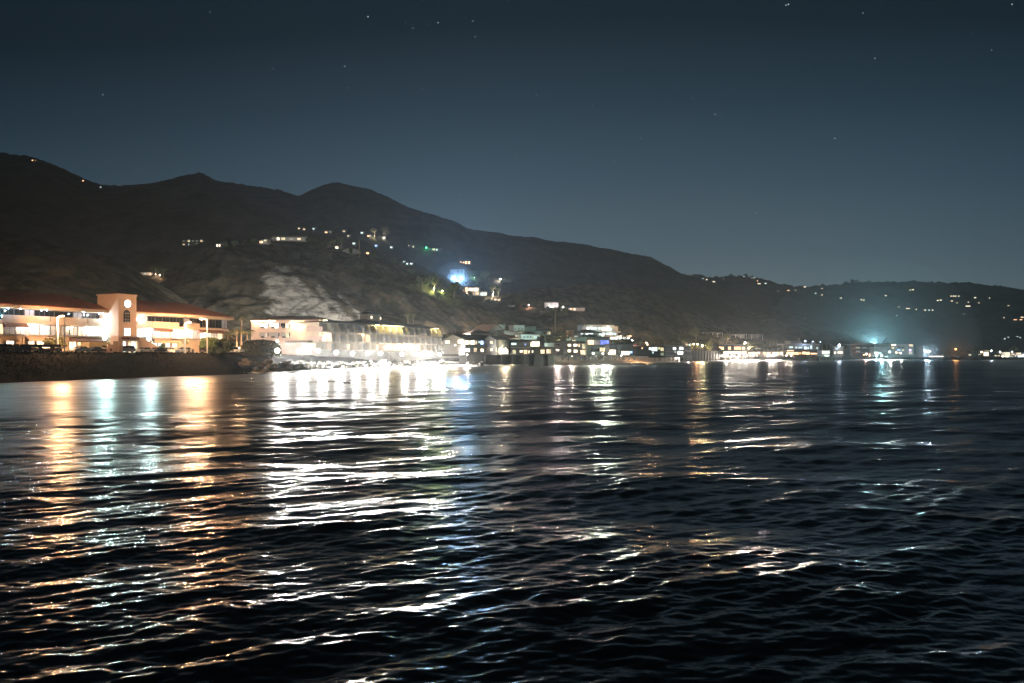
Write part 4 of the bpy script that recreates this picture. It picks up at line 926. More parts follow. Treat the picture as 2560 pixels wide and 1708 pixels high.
def terr(fr, root, w, h):
    for pa, pb, y, t, yy in ((1472, 1536, 817, 5, -2.0), (1505, 1551, 831, 2.5, -3.6), (1510, 1579, 842, 3.5, -5.0)):
        a, b = fr.x(pa, yy), fr.x(pb, yy); z = fr.z(y, a, yy); MB().box(a, b, yy, 8, z, z + t * .26).build('terrace_slab', whitew, root)
    a, b = fr.x(1526, -5), fr.x(1575, -5)
    MB().box(a, b, -4.6, 6, fr.z(849, a, -5), fr.z(842.3, a, -5)).build('lower_storey', whitew, root)
    for i in range(5):
        x0 = a + (b - a) * i / 5; window(root, x0 + .1, x0 + (b - a) / 5 - .1, fr.z(848.5, a, -5), fr.z(842.8, a, -5), 'C', y=-4.66)
    for px, py, y in ((1480, 822, -2.3), (1520, 820, -2.3), (1525, 836, -4), (1550, 846, -5.5), (1570, 846, -5.5), (1505, 838, -4)):
        x = fr.x(px, y); l = MB().ball((x, y, fr.z(py, x, y)), .2, n=8).build('downlight', glow_mat((.8, 1, .92), 8), root, smooth=True); light(l, (x, y - .4, fr.z(py, x, y)), (.85, 1, .9), 60, .15)
house('terraced_villa', 'white villa of three stepped glass terraces glowing pale green on the slope', 'villa', 1466, 1545, 525, 530, 849, 815, 10, whitew, ('none', 0), None,
      [(1466, 1475, 818, 824, 'C'), (1476, 1484, 818, 824.5, 'c', 1), (1485, 1493, 818, 824.5, 'c', 1), (1494, 1502, 818, 824.5, 'c', 1), (1504, 1513, 818, 827, 'W', 0), (1514, 1522, 819, 827, 'c', 1), (1523, 1530, 820, 827, 'c', 1),
       (1514, 1522, 831.5, 838, 'c', 1), (1523, 1531, 831.5, 838, 'C', 1), (1532, 1541, 832, 838, 'c', 1), (1504, 1512, 832, 838, 'C', 0)], extra=terr, group=IN)
house('blue_annex', 'small blue-grey box at the left end of the stepped glass villa', 'building', 1450, 1468, 532, 533, 826, 813, 6, mat('blue_grey_render', (.25, .33, .42), .9), ('flat', .2), None, [(1453, 1465, 817, 823, 'k', 2)], group=IN)
# steel frames of the hillside decks
def skeleton(label, px0, px1, d, yb, rows, ncol, name='timber_frame'):
    fr = Frame(px0, d, px1, d + 6, zat(yb, d)); root = fr.root(name); tag(root, label, 'frame building'); w = fr.len
    for i in range(ncol):
        x = w * i / (ncol - 1)
        for y in (0, 6): MB().box(x - .16, x + .16, y - .16, y + .16, 0, fr.z(rows[0], 0)).build('post', whitew, root)
    for r in rows:
        z = fr.z(r, 0); MB().box(-.6, w + .6, -.3, 6.3, z, z + .32).build('deck', woodw, root)
    for i in range(ncol - 1):
        if (i * 7) % 3 == 0: continue
        a, b = w * i / (ncol - 1) + .2, w * (i + 1) / (ncol - 1) - .2
        MB().box(a, b, 3, 3.2, fr.z(rows[min(1, len(rows) - 1)], 0) + .35, fr.z(rows[0], 0) - .01).build('wall_panel', greyw, root)
    return root
skeleton('open pale frame building on the slope, its wider right half', 1825, 1906, 800, 868, (836, 846, 856), 7)
skeleton('open pale frame building on the slope, its lower left half behind trees', 1746, 1806, 790, 860, (832, 841), 6)
house('ochre_house', 'long dim ochre house right of the open frame building', 'house', 1908, 1944, 830, 836, 868, 849, 8, mat('ochre_render', (.5, .38, .2), .9, noise=.1), ('shedx', -1), roof_grey, [], group=IN)

# ------------------------------------------------------------------ hillside houses
HH = 'lit houses on the hillside'
def hill_house(label, px0, px1, yb, h_px, wall, wins, roof=('flat', .3), rm=None, depth=8, off=0, name='hillside_house', group=HH, tilt=0):
    g = ground((px0 + px1) / 2, yb) or pt((px0 + px1) / 2, yb, 700); d = g.y - 2 + off
    return house(name, label, 'house', px0, px1, d, d + tilt, yb, yb - h_px, depth, wall, roof, rm, wins, group=group, over=.3)
hill_house('faint two-level house left of the ridge houses, thin rows of lights', 455, 508, 614, 12, darkw, [(457, 462, 601, 604, 'g'), (469, 475, 600, 605, 'y'), (480, 484, 601, 604, 'g'), (490, 495, 601, 604, 'g'), (501, 507, 600, 604.5, 'w'), (457, 462, 610, 613, 'w'), (471, 473, 609, 614, 'c'), (489, 494, 608, 612, 'q')])
hill_house('tiny house with two bright window bars on the ridge', 540, 556, 618, 7, darkw, [(541, 545, 611, 617, 'W'), (547, 551, 611, 617, 'W')])
hill_house('small ridge house with a slanting lit carport', 648, 668, 610, 8, cream, [(649, 657, 603, 608, 'O'), (660, 667, 600, 603, 'w')], ('shedx', 1.2))
hill_house('long low ridge-top house with glowing gable and porch', 680, 762, 603, 10, cream, [(692, 699, 594, 601, 'W'), (703, 713, 594, 600, 'y', 1), (743, 752, 595, 600, 'w'), (724, 735, 596, 600, 'q', 2)], ('gable', 1.6), tile_brown)
hill_house('dim roof of a bungalow on the ridge beside the thin tall palm', 857, 896, 634, 7, greyw, [], ('front', 2.2), roof_grey)
hill_house('little cabin with one orange cross-barred window', 914, 924, 638, 8, darkw, [(915.5, 922.5, 631.5, 637, 'O', 1)])
hill_house('dark house with two small warm windows left of the green-lit terrace', 1017, 1038, 620, 7, darkw, [(1018.5, 1023, 613, 617, 'w'), (1031.5, 1035, 615, 619, 'w')])
hill_house('terrace house lit vivid green', 1063, 1104, 629, 8, brownw, [(1081, 1088, 621, 626, 'y'), (1090, 1094, 622, 627, 'c')], ('shedx', -1.4))
hill_house('house with glowing orange arches above the floodlit blue-white house', 1140, 1178, 660, 9, darkw, [(1150, 1153.5, 654, 658, 'O'), (1157, 1160, 655, 658, 'O'), (1162, 1168, 653.5, 660, 'O'), (1170, 1175, 654, 660, 'O'), (1141, 1149, 653, 655, 'o')], ('front', 1.6), tile_brown)
hill_house('tall blue-white floodlit house on the hillside', 1126, 1160, 700, 26, whitew, [(1130, 1135, 683, 688, 'k'), (1143, 1147, 675, 682, 'k'), (1152, 1157, 676, 682, 'k'), (1130, 1139, 691, 696, 'C', 1), (1150, 1157, 690, 695, 'c')], ('flat', .3))
hill_house('white villa glowing behind orange-lit columns below the blue-white house', 1148, 1200, 739, 21, whitew, [(1152, 1160, 726, 731, 'O'), (1153, 1160, 733, 738, 'B'), (1163, 1170, 719, 730, 'O'), (1172, 1182, 720, 729, 'W', 1), (1184, 1196, 720, 729, 'W', 2), (1178, 1184, 731, 738, 'w'), (1163, 1175, 732, 739, 'W', 1), (1187, 1198, 731, 738, 'w', 1)])
hill_house('low glazed wing at the right end of the glowing white villa', 1200, 1217, 740, 10, whitew, [(1201, 1208, 732, 739, 'c', 1), (1209, 1216, 732, 739, 'c', 1)], group=HH)
hill_house('dim shed roof behind the single white hillside lamp', 1251, 1278, 706, 6, greyw, [], ('shedx', -1))
hill_house('rock terrace with small uplights under the round pale trees', 1224, 1252, 752, 7, conc, [(1227, 1233, 746, 749, 'w'), (1236, 1241, 747, 751, 'W'), (1244, 1251, 748, 753, 'w')])
hill_house('square white house with dark windows beside an uplit palm', 1362, 1396, 769, 12, whitew, [(1364, 1367, 759, 762, 'k'), (1375, 1379, 759, 763, 'k'), (1387, 1390, 759, 762, 'k'), (1379, 1385, 766, 769, 'W')], ('hip', 1.2))
hill_house('long low garden wall house with colonnade right of the square white house', 1402, 1462, 777, 7, pinkw, [(1419, 1421, 771, 773, 'w'), (1422, 1424, 771, 773, 'B'), (1425, 1431, 771, 774, 'O'), (1434, 1438, 771, 776, 'W')] + [(1441 + i * 3, 1442.6 + i * 3, 771, 775, 'q') for i in range(7)])
hill_house('faint small house above the gable roofs', 1271, 1292, 768, 5, greyw, [(1281, 1288, 764, 767, 'q')])
hill_house('white-lit garden house under the bright green palm at the far left', 350, 375, 688, 6, whitew, [(360, 366, 683, 686, 'c')])
# distant houses whose windows are dots of light
FARL = [(1757, 698, 5, 'c'), (1766, 701, 3, 'W'), (1784, 706, 8, 'W'), (1808, 699, 3, 'q'), (1859, 693, 5, 'c'), (1885, 696, 5, 'c'), (1879, 697, 3, 'y'), (1893, 704, 4, 'O'), (1897, 711, 9, 'W'), (1913, 710, 6, 'C'), (1945, 729, 3, 'q'), (1970, 728, 7, 'O'), (1988, 727, 4, 'y'),
        (2011, 719, 8, 'W'), (2054, 723, 6, 'w'), (2038, 735, 4, 'C'), (2054, 739, 4, 'W'), (2101, 747, 5, 'W'), (2152, 751, 4, 'W'), (2158, 752, 5, 'W'), (2213, 741, 5, 'W'), (2274, 727, 4, 'W'), (2281, 726, 6, 'W'), (2343, 753, 6, 'W'), (2350, 752, 7, 'W'), (2377, 742, 6, 'W'), (2385, 742, 10, 'W'),
        (2395, 742, 4, 'W'), (2378, 754, 6, 'W'), (2391, 759, 5, 'y'), (2436, 746, 6, 'W'), (2472, 747, 3, 'W'), (2419, 757, 3, 'W'), (2446, 759, 3, 'W'), (2246, 769, 7, 'y'), (2269, 773, 12, 'W'), (2289, 775, 3, 'W'), (2311, 777, 6, 'W'), (2321, 777, 5, 'C'), (2330, 777, 5, 'W'), (2240, 791, 2, 'C'),
        (2418, 767, 14, 'W'), (2508, 796, 3, 'W'), (2519, 766, 6, 'y'), (2536, 801, 10, 'O'), (2550, 801, 8, 'O'), (2553, 795, 8, 'W'), (2509, 849, 2, 'C'), (2518, 845, 4, 'c'), (2541, 844, 5, 'C'), (2548, 846, 3, 'c'), (2409, 787, 4, 'q'), (84, 404, 4, 'O'), (90, 404, 4, 'O'), (210, 455, 4, 'O'), (254, 471, 3, 'c'),
        (749, 575, 5, 'w'), (762, 577, 3, 'w'), (786, 576, 4, 'c'), (817, 585, 6, 'O'), (827, 584, 4, 'g'), (861, 582, 8, 'w'), (906, 586, 7, 'C'), (872, 594, 6, 'y'), (922, 594, 3, 'O'), (844, 625, 3, 'W'), (886, 613, 3, 'C'), (979, 622, 2, 'C'), (1011, 658, 6, 'c'), (1018, 663, 2, 'C'), (1029, 663, 2, 'C'), (941, 618, 2, 'B')]
FARL.sort(key=lambda f: f[0])
for fi, (px, py, w, k) in enumerate(FARL):
    g = ground(px, py)
    if g is None: g = pt(px, py, 1500 if px < 400 else 2200)
    d = g.y - 3; s = d / F
    root = empty('distant_house', (g.x, d, g.z), 0); tag(root, ordinal(fi + 1) + ' from the left of the tiny ' + {'W': 'bright yellowish', 'w': 'yellowish', 'q': 'dim', 'c': 'greenish white', 'C': 'clear white', 'O': 'orange', 'y': 'pale yellow', 'g': 'dull green', 'B': 'blue'}[k] + ' house lights on the hills', 'house', 'far-off houses seen as points of light')
    hw = max(w * s * .42, 1.3); hh = max(2.0, 2.0 * s)
    MB().box(-hw * 1.25, hw * 1.25, 0, 8, -4, hh + .6).build('wall', darkw, root)
    roof_mesh('flat', -hw * 1.25, hw * 1.25, 0, 8, hh + .61, .3, .4).build('roof', roof_grey, root)
    window(root, -hw, hw, .5, .5 + hh * .75, k, bars=max(0, int(hw * 1.2)))
# ------------------------------------------------------------------ vegetation
leaf_m = mat('leaf_green', (.06, .085, .03), .8, noise=.5, nscale=.9, spec=.15)
leaf_d = mat('leaf_dark', (.035, .045, .022), .8, noise=.5, nscale=.9, spec=.15)
leaf_y = mat('leaf_olive', (.11, .11, .045), .8, noise=.4, nscale=.9)
bark = mat('bark', (.20, .15, .10), .9, noise=.3, nscale=3)
bark_p = mat('pale_bark', (.5, .45, .36), .9, noise=.2, nscale=3)
def leaves(mb, c, rx, ry, rz, n, s, rnd, shell=.55, m=0):
    c = Vector(c)
    lobes = [(Vector((rnd.gauss(0, .38), rnd.gauss(0, .38), rnd.gauss(0, .3))), rnd.uniform(.35, .62)) for _ in range(9)]
    for _ in range(n):
        l, lr = rnd.choice(lobes)
        d = Vector((rnd.gauss(0, 1), rnd.gauss(0, 1), rnd.gauss(0, 1))).normalized() * lr * rnd.uniform(shell, 1.08)
        p = l + d; q = c + Vector((p.x * rx, p.y * ry, p.z * rz))
        a = Vector((rnd.gauss(0, 1), rnd.gauss(0, 1), rnd.gauss(0, .7))).normalized(); b = a.orthogonal().normalized() * s * rnd.uniform(.3, .7); a = a * s * rnd.uniform(.6, 1.2)
        mb.add([q - a, q + b, q + a, q - b], [(0, 1, 2, 3)], m)
def tree(label, px, yb, yt, wpx, d, cat='tree', name='tree', lm=None, bm_=None, n=420, s=.5, group=None, bare=False, trunk_frac=.35):
    p = pt(px, yb, d); k = d / F; h = (yb - yt) * k; w = wpx * k; rnd = random.Random(int(px * 7 + yb))
    root = empty(name, p); tag(root, label, cat, group)
    t = MB(); r = max(.08, h * .03)
    t.cyl((0, 0, -.5), (.05 * h, 0, h * .45), r, r * .7, 7)
    for i in range(7):
        a = i * 2.4; e = Vector((math.cos(a) * w * .36, math.sin(a) * w * .36, h * rnd.uniform(.62, .9)))
        t.cyl((.05 * h * .8, 0, h * rnd.uniform(.25, .45)), e, r * .5, r * .15, 5)
        if bare:
            for j in range(4):
                f = e + Vector((rnd.gauss(0, w * .12), rnd.gauss(0, w * .12), rnd.uniform(0, h * .15))); t.cyl(e * .8 + f * .0, f, r * .25, r * .08, 4)
    t.build('trunk', bm_ or bark, root)
    c = MB(); leaves(c, (0, 0, h * (trunk_frac + (1 - trunk_frac) * .5)), w * .62, w * .62, h * (1 - trunk_frac) * .62, n, s, rnd); c.build('crown', lm or leaf_m, root)
    return root
def shrub(label, px0, px1, yb, yt, d, dep=3, n=900, s=.45, lm=None, name='bush', cat='bush', group=None, inland=0):
    a = pt(px0, yb, d); b = pt(px1, yb, d); k = d / F; w = b.x - a.x; h = (yb - yt) * k; rnd = random.Random(int(px0 * 3 + yt))
    root = empty(name, ((a.x + b.x) / 2, d + dep / 2, a.z)); tag(root, label, cat, group)
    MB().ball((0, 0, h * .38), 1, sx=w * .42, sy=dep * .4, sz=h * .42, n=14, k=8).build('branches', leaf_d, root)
    c = MB()
    for _ in range(n):
        # box-like clipped volume with rounded shoulders
        x, y, z = rnd.uniform(-1, 1), rnd.uniform(-1, 1), rnd.uniform(0, 1)
        f = rnd.choice('xyzf'); 
        if f == 'x': x = math.copysign(1, x)
        elif f == 'z': z = 1
        else: y = -1
        q = Vector((x * w * .5 * (1 - .16 * z * z), y * dep * .5 * (1 - .2 * z), z * h * (1 - .13 * x * x))) + Vector((rnd.gauss(0, .15), rnd.gauss(0, .15), rnd.gauss(0, .15)))
        u = Vector((rnd.gauss(0, 1), rnd.gauss(0, 1), rnd.gauss(0, .7))).normalized(); v = u.orthogonal().normalized() * s * .5; u = u * s * rnd.uniform(.5, 1)
        c.add([q - u, q + v, q + u, q - v], [(0, 1, 2, 3)])
    c.build('foliage', lm or leaf_d, root); return root
def palm(label, px, yb, yt, d, kind='feather', wpx=20, lm=None, group='palms', name='palm_tree', tm=None):
    p = pt(px, yb, d); k = d / F; h = (yb - yt) * k; w = wpx * k; rnd = random.Random(int(px * 5 + yt)); root = empty(name, p); tag(root, label, 'palm tree', group)
    cr = w * .5; th = h - cr * (.5 if kind == 'feather' else .75)
    r = max(.16, min(.32, h * .025)); t = MB(); prevp = Vector((0, 0, -.5)); lean = rnd.uniform(-.03, .03) * h
    for i in range(6):
        z = th * (i + 1) / 6; q = Vector((lean * ((i + 1) / 6) ** 2, 0, z)); t.cyl(prevp, q, r * (1.15 - .08 * i), r * (1.07 - .08 * i), 8); prevp = q
    t.build('trunk', tm or bark, root); top = prevp; c = MB()
    if kind == 'feather':
        for i in range(22):
            a = i * 2.399; up = rnd.uniform(-.1, 1.2); L_ = cr * rnd.uniform(1.0, 1.45); seg = 7; base = top.copy(); pts = []
            for j in range(seg + 1):
                f = j / seg; rr = L_ * f; z = math.sin(up) * L_ * f - .95 * L_ * f * f * (.8 if up > .6 else .55)
                pts.append(top + Vector((math.cos(a) * rr * math.cos(up * .6), math.sin(a) * rr * math.cos(up * .6), z)))
            side = Vector((-math.sin(a), math.cos(a), 0))
            for j in range(seg):
                for k_ in (0, .5):
                    q = pts[j].lerp(pts[j + 1], k_); q2 = pts[j].lerp(pts[j + 1], k_ + .32); ln = L_ * .30 * math.sin(math.pi * min(1, (j + k_ + 1.0) / (seg + 1.2)))
                    for sg in (-1, 1):
                        e = q2 + side * sg * ln + Vector((0, 0, -ln * .55)) + (pts[j + 1] - pts[j]).normalized() * ln * .5
                        c.add([q, q2, e], [(0, 1, 2)])
    else:
        for i in range(46):
            dr = Vector((rnd.gauss(0, 1), rnd.gauss(0, 1), rnd.gauss(.25, .75))).normalized(); e = top + dr * cr * rnd.uniform(.55, .75); u = dr.orthogonal().normalized(); v = dr.cross(u)
            c.cyl(top, e, .025, .02, 3)
            for j in range(9):
                a = -1.25 + 2.5 * j / 8; dd = (dr * math.cos(a) + u * math.sin(a)); q = e + dd * cr * .42; wv = (u * math.cos(a) - dr * math.sin(a)) * cr * .05
                c.add([e - wv * .3, e + wv * .3, q + v * cr * .03], [(0, 1, 2)])
        for i in range(40):     # skirt of dead fronds
            a = rnd.uniform(0, 6.28); z = rnd.uniform(.2, 1.0) * cr; q = top + Vector((math.cos(a) * .15, math.sin(a) * .15, -z * .2)); e = top + Vector((math.cos(a) * cr * .38, math.sin(a) * cr * .38, -z))
            c.add([q, q + Vector((.2, .1, 0)), e], [(0, 1, 2)])
    c.build('crown', lm or leaf_m, root); return root
palm('tall palm between the plaza and the hotel, its crown above the others', 603, 868, 783, 262, 'feather', 34, leaf_y)
palm('short glowing orange palm at the foot of the tall one, hotel side', 618, 872, 822, 262, 'feather', 34, leaf_y)
palm('short glowing orange palm at the foot of the tall one, plaza side', 592, 872, 820, 256, 'feather', 34, leaf_y)
palm('bushy palm lit orange at the end wall of the plaza', 570, 872, 830, 244, 'feather', 28, leaf_y)
palm('small round palm behind the white street lamp by the plaza stairs', 463, 874, 842, 212, 'fan', 24, leaf_y)
palm('left of the twin fan palms behind the hotel roof', 1020, 830, 779, 400, 'fan', 19, leaf_y)
palm('right of the twin fan palms behind the hotel roof', 1033.5, 830, 784, 404, 'fan', 17, leaf_y)
palm('very tall slim palm standing clear above the inland houses', 1388, 832, 770, 500, 'fan', 17, leaf_y)
palm('pale green palm in front of the white cyan-lit house', 1300, 850, 824, 422, 'feather', 22, leaf_m)
palm('green palm by the grey-roofed green house', 1362, 850, 826, 424, 'feather', 20, leaf_m)
palm('thin tall dark palm on the ridge', 898, 642, 592, 530, 'fan', 15, leaf_d)
palm('uplit vivid green palm on the hillside above the plaza roof', 389, 690, 664, 395, 'feather', 34, leaf_m)
palm('second green palm beside the vivid one above the plaza roof', 408, 692, 668, 400, 'feather', 24, leaf_m)
palm('uplit yellow palm left of the square white hill house', 1351, 768, 750, (ground(1351, 768) or pt(0, 0, 700)).y, 'feather', 20, leaf_y)
palm('left of two ochre palms beside the ochre house', 1929, 868, 848, 815, 'feather', 12, leaf_y)
palm('right of two ochre palms beside the ochre house', 1939, 868, 848, 817, 'feather', 11, leaf_y)
palm('dark palm beside the starry white light above the modern house', 1594, 868, 842, 470, 'feather', 24, leaf_d)
palm('dim palm behind the dark deck house roofs', 1638, 868, 842, 500, 'feather', 17, leaf_y)
tree('large round dark tree between the green houses and the orange tower', 1397, 862, 827, 58, 440, lm=leaf_d, n=900, s=.7, trunk_frac=.1)
tree('dark spreading tree at the end of the modern house terrace', 1568, 872, 842, 46, 440, lm=leaf_d, n=700, s=.6, trunk_frac=.1)
tree('dark tree in front of the glass terraces', 1477, 848, 836, 26, 470, lm=leaf_d, n=300, s=.6, trunk_frac=.1)
tree('tall ragged grey tree left of the open frame building', 1739, 858, 818, 18, 700, lm=leaf_y, n=300, s=.9)
tree('small round tree left of the ragged grey one', 1707, 864, 833, 14, 600, lm=leaf_y, n=220, s=.8)
tree('yellow-lit bushy tree by the shore lamps', 1756, 878, 856, 28, 690, lm=leaf_y, n=300, s=1)
tree('orange-lit tree beside the yellow-lit one', 1744, 878, 858, 16, 690, lm=leaf_y, n=200, s=1)
tree('low wide tree behind the orange-lit one', 1716, 872, 848, 26, 640, lm=leaf_y, n=300, s=1)
tree('pale tree between the two halves of the frame building', 1816, 866, 831, 22, 790, lm=leaf_y, n=300, s=1)
tree('green-lit tree at the right end of the glowing deck house', 1878, 880, 856, 32, 730, lm=leaf_y, n=300, s=1)
tree('dim green tree below the frame building', 1900, 876, 850, 34, 760, lm=leaf_y, n=300, s=1)
tree('dark tree above the narrow pale-yellow house', 2068, 884, 860, 30, 790, lm=leaf_d, n=300, s=1)
tree('dark tree before the stacked terraces house', 2098, 884, 861, 30, 800, lm=leaf_d, n=300, s=1)
tree('dark broad tree on the far low shore', 2345, 892, 878, 40, 870, lm=leaf_d, n=300, s=1, trunk_frac=.1)
tree('dark broad tree left of the far white villa', 2425, 892, 872, 40, 880, lm=leaf_d, n=300, s=1, trunk_frac=.1)
tree('uplit pale tree among the far white villa lights', 2432, 885, 866, 18, 875, lm=leaf_y, n=240, s=1)
tree('uplit feathery tree over the farthest floods', 2535, 884, 866, 18, 940, lm=leaf_y, n=240, s=1)
def htree(label, px, yb, yt, w, lm, **k):
    g = ground(px, yb) or pt(px, yb, 700); return tree(label, px, yb, yt, w, g.y - 1, lm=lm, n=k.pop('n', 260), s=k.pop('s', 1.1), group='trees on the hillside', **k)
htree('left of two uplit yellowish trees on the ridge', 936, 593, 569, 16, leaf_y)
htree('right of two uplit yellowish trees on the ridge', 963, 598, 569, 20, leaf_y)
htree('uplit green tree with bright trunk on the ridge', 852, 622, 590, 18, leaf_m, bm_=bark_p)
htree('dim green shrubby tree left of the uplit ridge tree', 825, 616, 596, 16, leaf_m)
htree('forked tree lit white beside the long ridge house', 760, 604, 588, 16, leaf_m, bm_=bark_p, bare=True, n=60)
htree('green-lit round tree right of the blue-white house', 1184, 699, 677, 28, leaf_m)
htree('tall olive tree right of the green-lit round one', 1212, 703, 676, 30, leaf_y)
htree('left of two pale bare-limbed trees by the glowing villa', 1232, 741, 711, 22, leaf_m, bm_=bark_p, bare=True, n=50)
htree('right of two pale bare-limbed trees by the glowing villa', 1245, 742, 716, 20, leaf_m, bm_=bark_p, bare=True, n=50)
htree('dark conifer in front of the blue-white house', 1182, 722, 702, 12, leaf_d)
htree('dark mass of tree left of the glowing white villa', 1135, 742, 708, 30, leaf_d, n=500)
htree('dark tree left of the floodlit house with small lights beneath', 1085, 730, 690, 26, leaf_d, n=400)
htree('dark rounded tree above the glowing villa roof', 1200, 720, 702, 26, leaf_d)
htree('dark tree under the vivid green lights on the hillside', 1055, 720, 690, 18, leaf_d)
def sky_tree(label, px, yt, w):
    yb = float(np.interp(px, [f[0] for f in FAR], [f[1] for f in FAR])) + 6; tree(label, px, yb, yt, w, 2290, lm=leaf_d, n=180, s=3.2, group='trees on the skyline', trunk_frac=.05)
for i, (px, yt, w) in enumerate([(1830, 685, 10), (1812, 690, 8), (1846, 687, 8), (1864, 686, 10), (1791, 692, 9), (1775, 693, 8), (1880, 691, 9), (1910, 702, 8), (1935, 706, 10), (1960, 710, 9), (2004, 714, 9), (2040, 713, 10), (2056, 711, 8), (2076, 713, 9), (2116, 703, 10), (2133, 698, 12), (2170, 703, 14), (2218, 703, 8)]):
    sky_tree('small dark tree notching the far ridge line, ' + ordinal(sorted([1830,1812,1846,1864,1791,1775,1880,1910,1935,1960,2004,2040,2056,2076,2116,2133,2170,2218]).index(px) + 1) + ' from the left', px, yt, w)
shrub('clipped green bush lit from behind, first beside the plaza end', 500, 537, 868, 846, 218, 3, 1300, .35, leaf_m)
shrub('rounded dark bush right of the clipped green one', 540, 576, 878, 850, 222, 3, 1300, .35, leaf_d)
shrub('big dark clipped hedge in front of the pink hotel block', 600, 690, 890, 852, 250, 6, 3000, .45, leaf_d, 'hedge', 'hedge')
shrub('low dark shrub on the parking edge under the black van', 520, 560, 884, 872, 216, 2, 500, .35, leaf_d)
shrub('little spiky shrub beside the plaza stair', 398, 410, 876, 862, 208, 1.5, 200, .3, leaf_y)
for i, (a, b, t, lab) in enumerate([(62, 88, 842, 'dark'), (1, 12, 844, 'small')]): pass
tree('climbing plant spread over the plaza wall between two lamp posts', 143, 872, 842, 50, 184, lm=leaf_y, n=900, s=.35, trunk_frac=.05, cat='climber', name='climbing_plant')
rt = random.Random(21)
NT = [1108, 1124, 1152, 1190, 1228, 1262, 1318, 1352, 1408, 1452, 1538, 1604, 1624, 1652, 1676, 1692, 1722, 1772, 1792, 1846, 1916, 1952, 2026, 2062, 2118, 2172, 2214, 2300, 2332, 2372, 2404, 2458, 2512]
for i, px in enumerate(NT):
    d = float(np.interp(px, [1100, 1300, 1500, 1700, 2000, 2600], [428, 440, 505, 640, 800, 960])); w = rt.uniform(12, 26); yt = float(np.interp(px, [1100, 1400, 1600, 1900, 2300, 2600], [838, 846, 856, 858, 874, 878])) - rt.uniform(-4, 7)
    tree(ordinal(i + 1) + ' from the left of the dark trees standing along the road behind the beach houses', px, yt + rt.uniform(20, 30), yt, w, d, lm=[leaf_d, leaf_m, leaf_y][i % 3], n=260, s=.7 if px < 1600 else 1.0, group='trees along the road behind the beach houses', trunk_frac=.12)
HT = [(560, 618), (586, 612), (612, 608), (636, 606), (668, 604), (776, 606), (798, 612), (812, 616), (838, 622), (876, 632), (908, 642), (932, 646), (958, 650), (984, 656), (1006, 664), (1030, 680), (1050, 700), (1064, 712), (1096, 742), (1118, 744), (1165, 712), (1176, 744), (1262, 716), (1290, 770), (1312, 770), (1338, 768), (1372, 776), (1412, 778)]
for i, (px, py) in enumerate(HT):
    htree(ordinal(i + 1) + ' from the left of the small dark scrubby trees scattered among the hillside houses', px, py + 3, py - rt.uniform(7, 15), rt.uniform(9, 17), [leaf_d, leaf_m][i % 2], n=150, s=1.0, trunk_frac=.1)
# ground cover along the top of the bank and on the rocks below the hedge
def cover():
    rnd = random.Random(4); c = MB()
    for _ in range(9000):
        px = rnd.uniform(-300, 640); off = rnd.choice([rnd.uniform(11, 14.5), rnd.uniform(2, 14)]); d = shore(px) + off
        x = (px - CX) / F * d; z = drop(x, d, 5) + rnd.uniform(-.1, .12 if off > 11 else .2)
        u = Vector((rnd.gauss(0, 1), rnd.gauss(0, 1), rnd.gauss(.3, .8))).normalized() * rnd.uniform(.12, .34); v = u.orthogonal().normalized() * .12; q = Vector((x, d, z))
        c.add([q - u, q + v, q + u, q - v], [(0, 1, 2, 3)])
    tag(c.build('ground_cover', mat('bank_scrub', (.012, .013, .008), .9, noise=.5, spec=.05)), 'dark scrub clinging to the bank below the road', None, None, 'stuff')
cover()

# ------------------------------------------------------------------ rocks
def rock_mesh(seed):
    bm = bmesh.new(); bmesh.ops.create_icosphere(bm, subdivisions=3, radius=1); r = random.Random(seed); off = Vector((seed * 3.1, 0, 0))
    for v in bm.verts:
        p = v.co.copy(); n = mn.noise(p * 1.1 + off) * .42 + mn.noise(p * 2.7 + off) * .14; v.co = p * (1 + n); v.co.z *= .72
    for _ in range(7):
        d = Vector((r.gauss(0, 1), r.gauss(0, 1), r.gauss(0, .8))).normalized(); k = r.uniform(.62, .85)
        for v in bm.verts:
            t = v.co.dot(d)
            if t > k: v.co -= d * (t - k) * .9
    me = bpy.data.meshes.new('boulder'); bm.to_mesh(me); bm.free(); return me
rock_m = mat('sea_rock', (.11, .10, .085), .8, noise=.45, nscale=1.2, bump=.8, bscale=2.5)
rmesh = [rock_mesh(i) for i in range(8)]
for m_ in rmesh: m_.materials.append(rock_m)
def boulder(px, py, r, label, group, d=None, sink=.25):
    g = ground(px, py) if d is None else pt(px, py, d)
    if g is None: return
    o = bpy.data.objects.new('boulder', R.choice(rmesh)); COL.objects.link(o); o.location = (g.x, g.y, g.z + r * sink); o.rotation_euler = (R.uniform(-.4, .4), R.uniform(-.4, .4), R.uniform(0, 6.28))
    o.scale = (r * R.uniform(.85, 1.25), r * R.uniform(.85, 1.25), r * R.uniform(.8, 1.15)); tag(o, label, 'boulder', group)
FX = [693, 748, 795, 840, 881, 919, 951, 1005, 1040, 1053, 1079, 1098]
GB = 'boulders heaped along the hotel seawall'; LB_ = 'rough boulder in the floodlit heap under the hotel seawall'
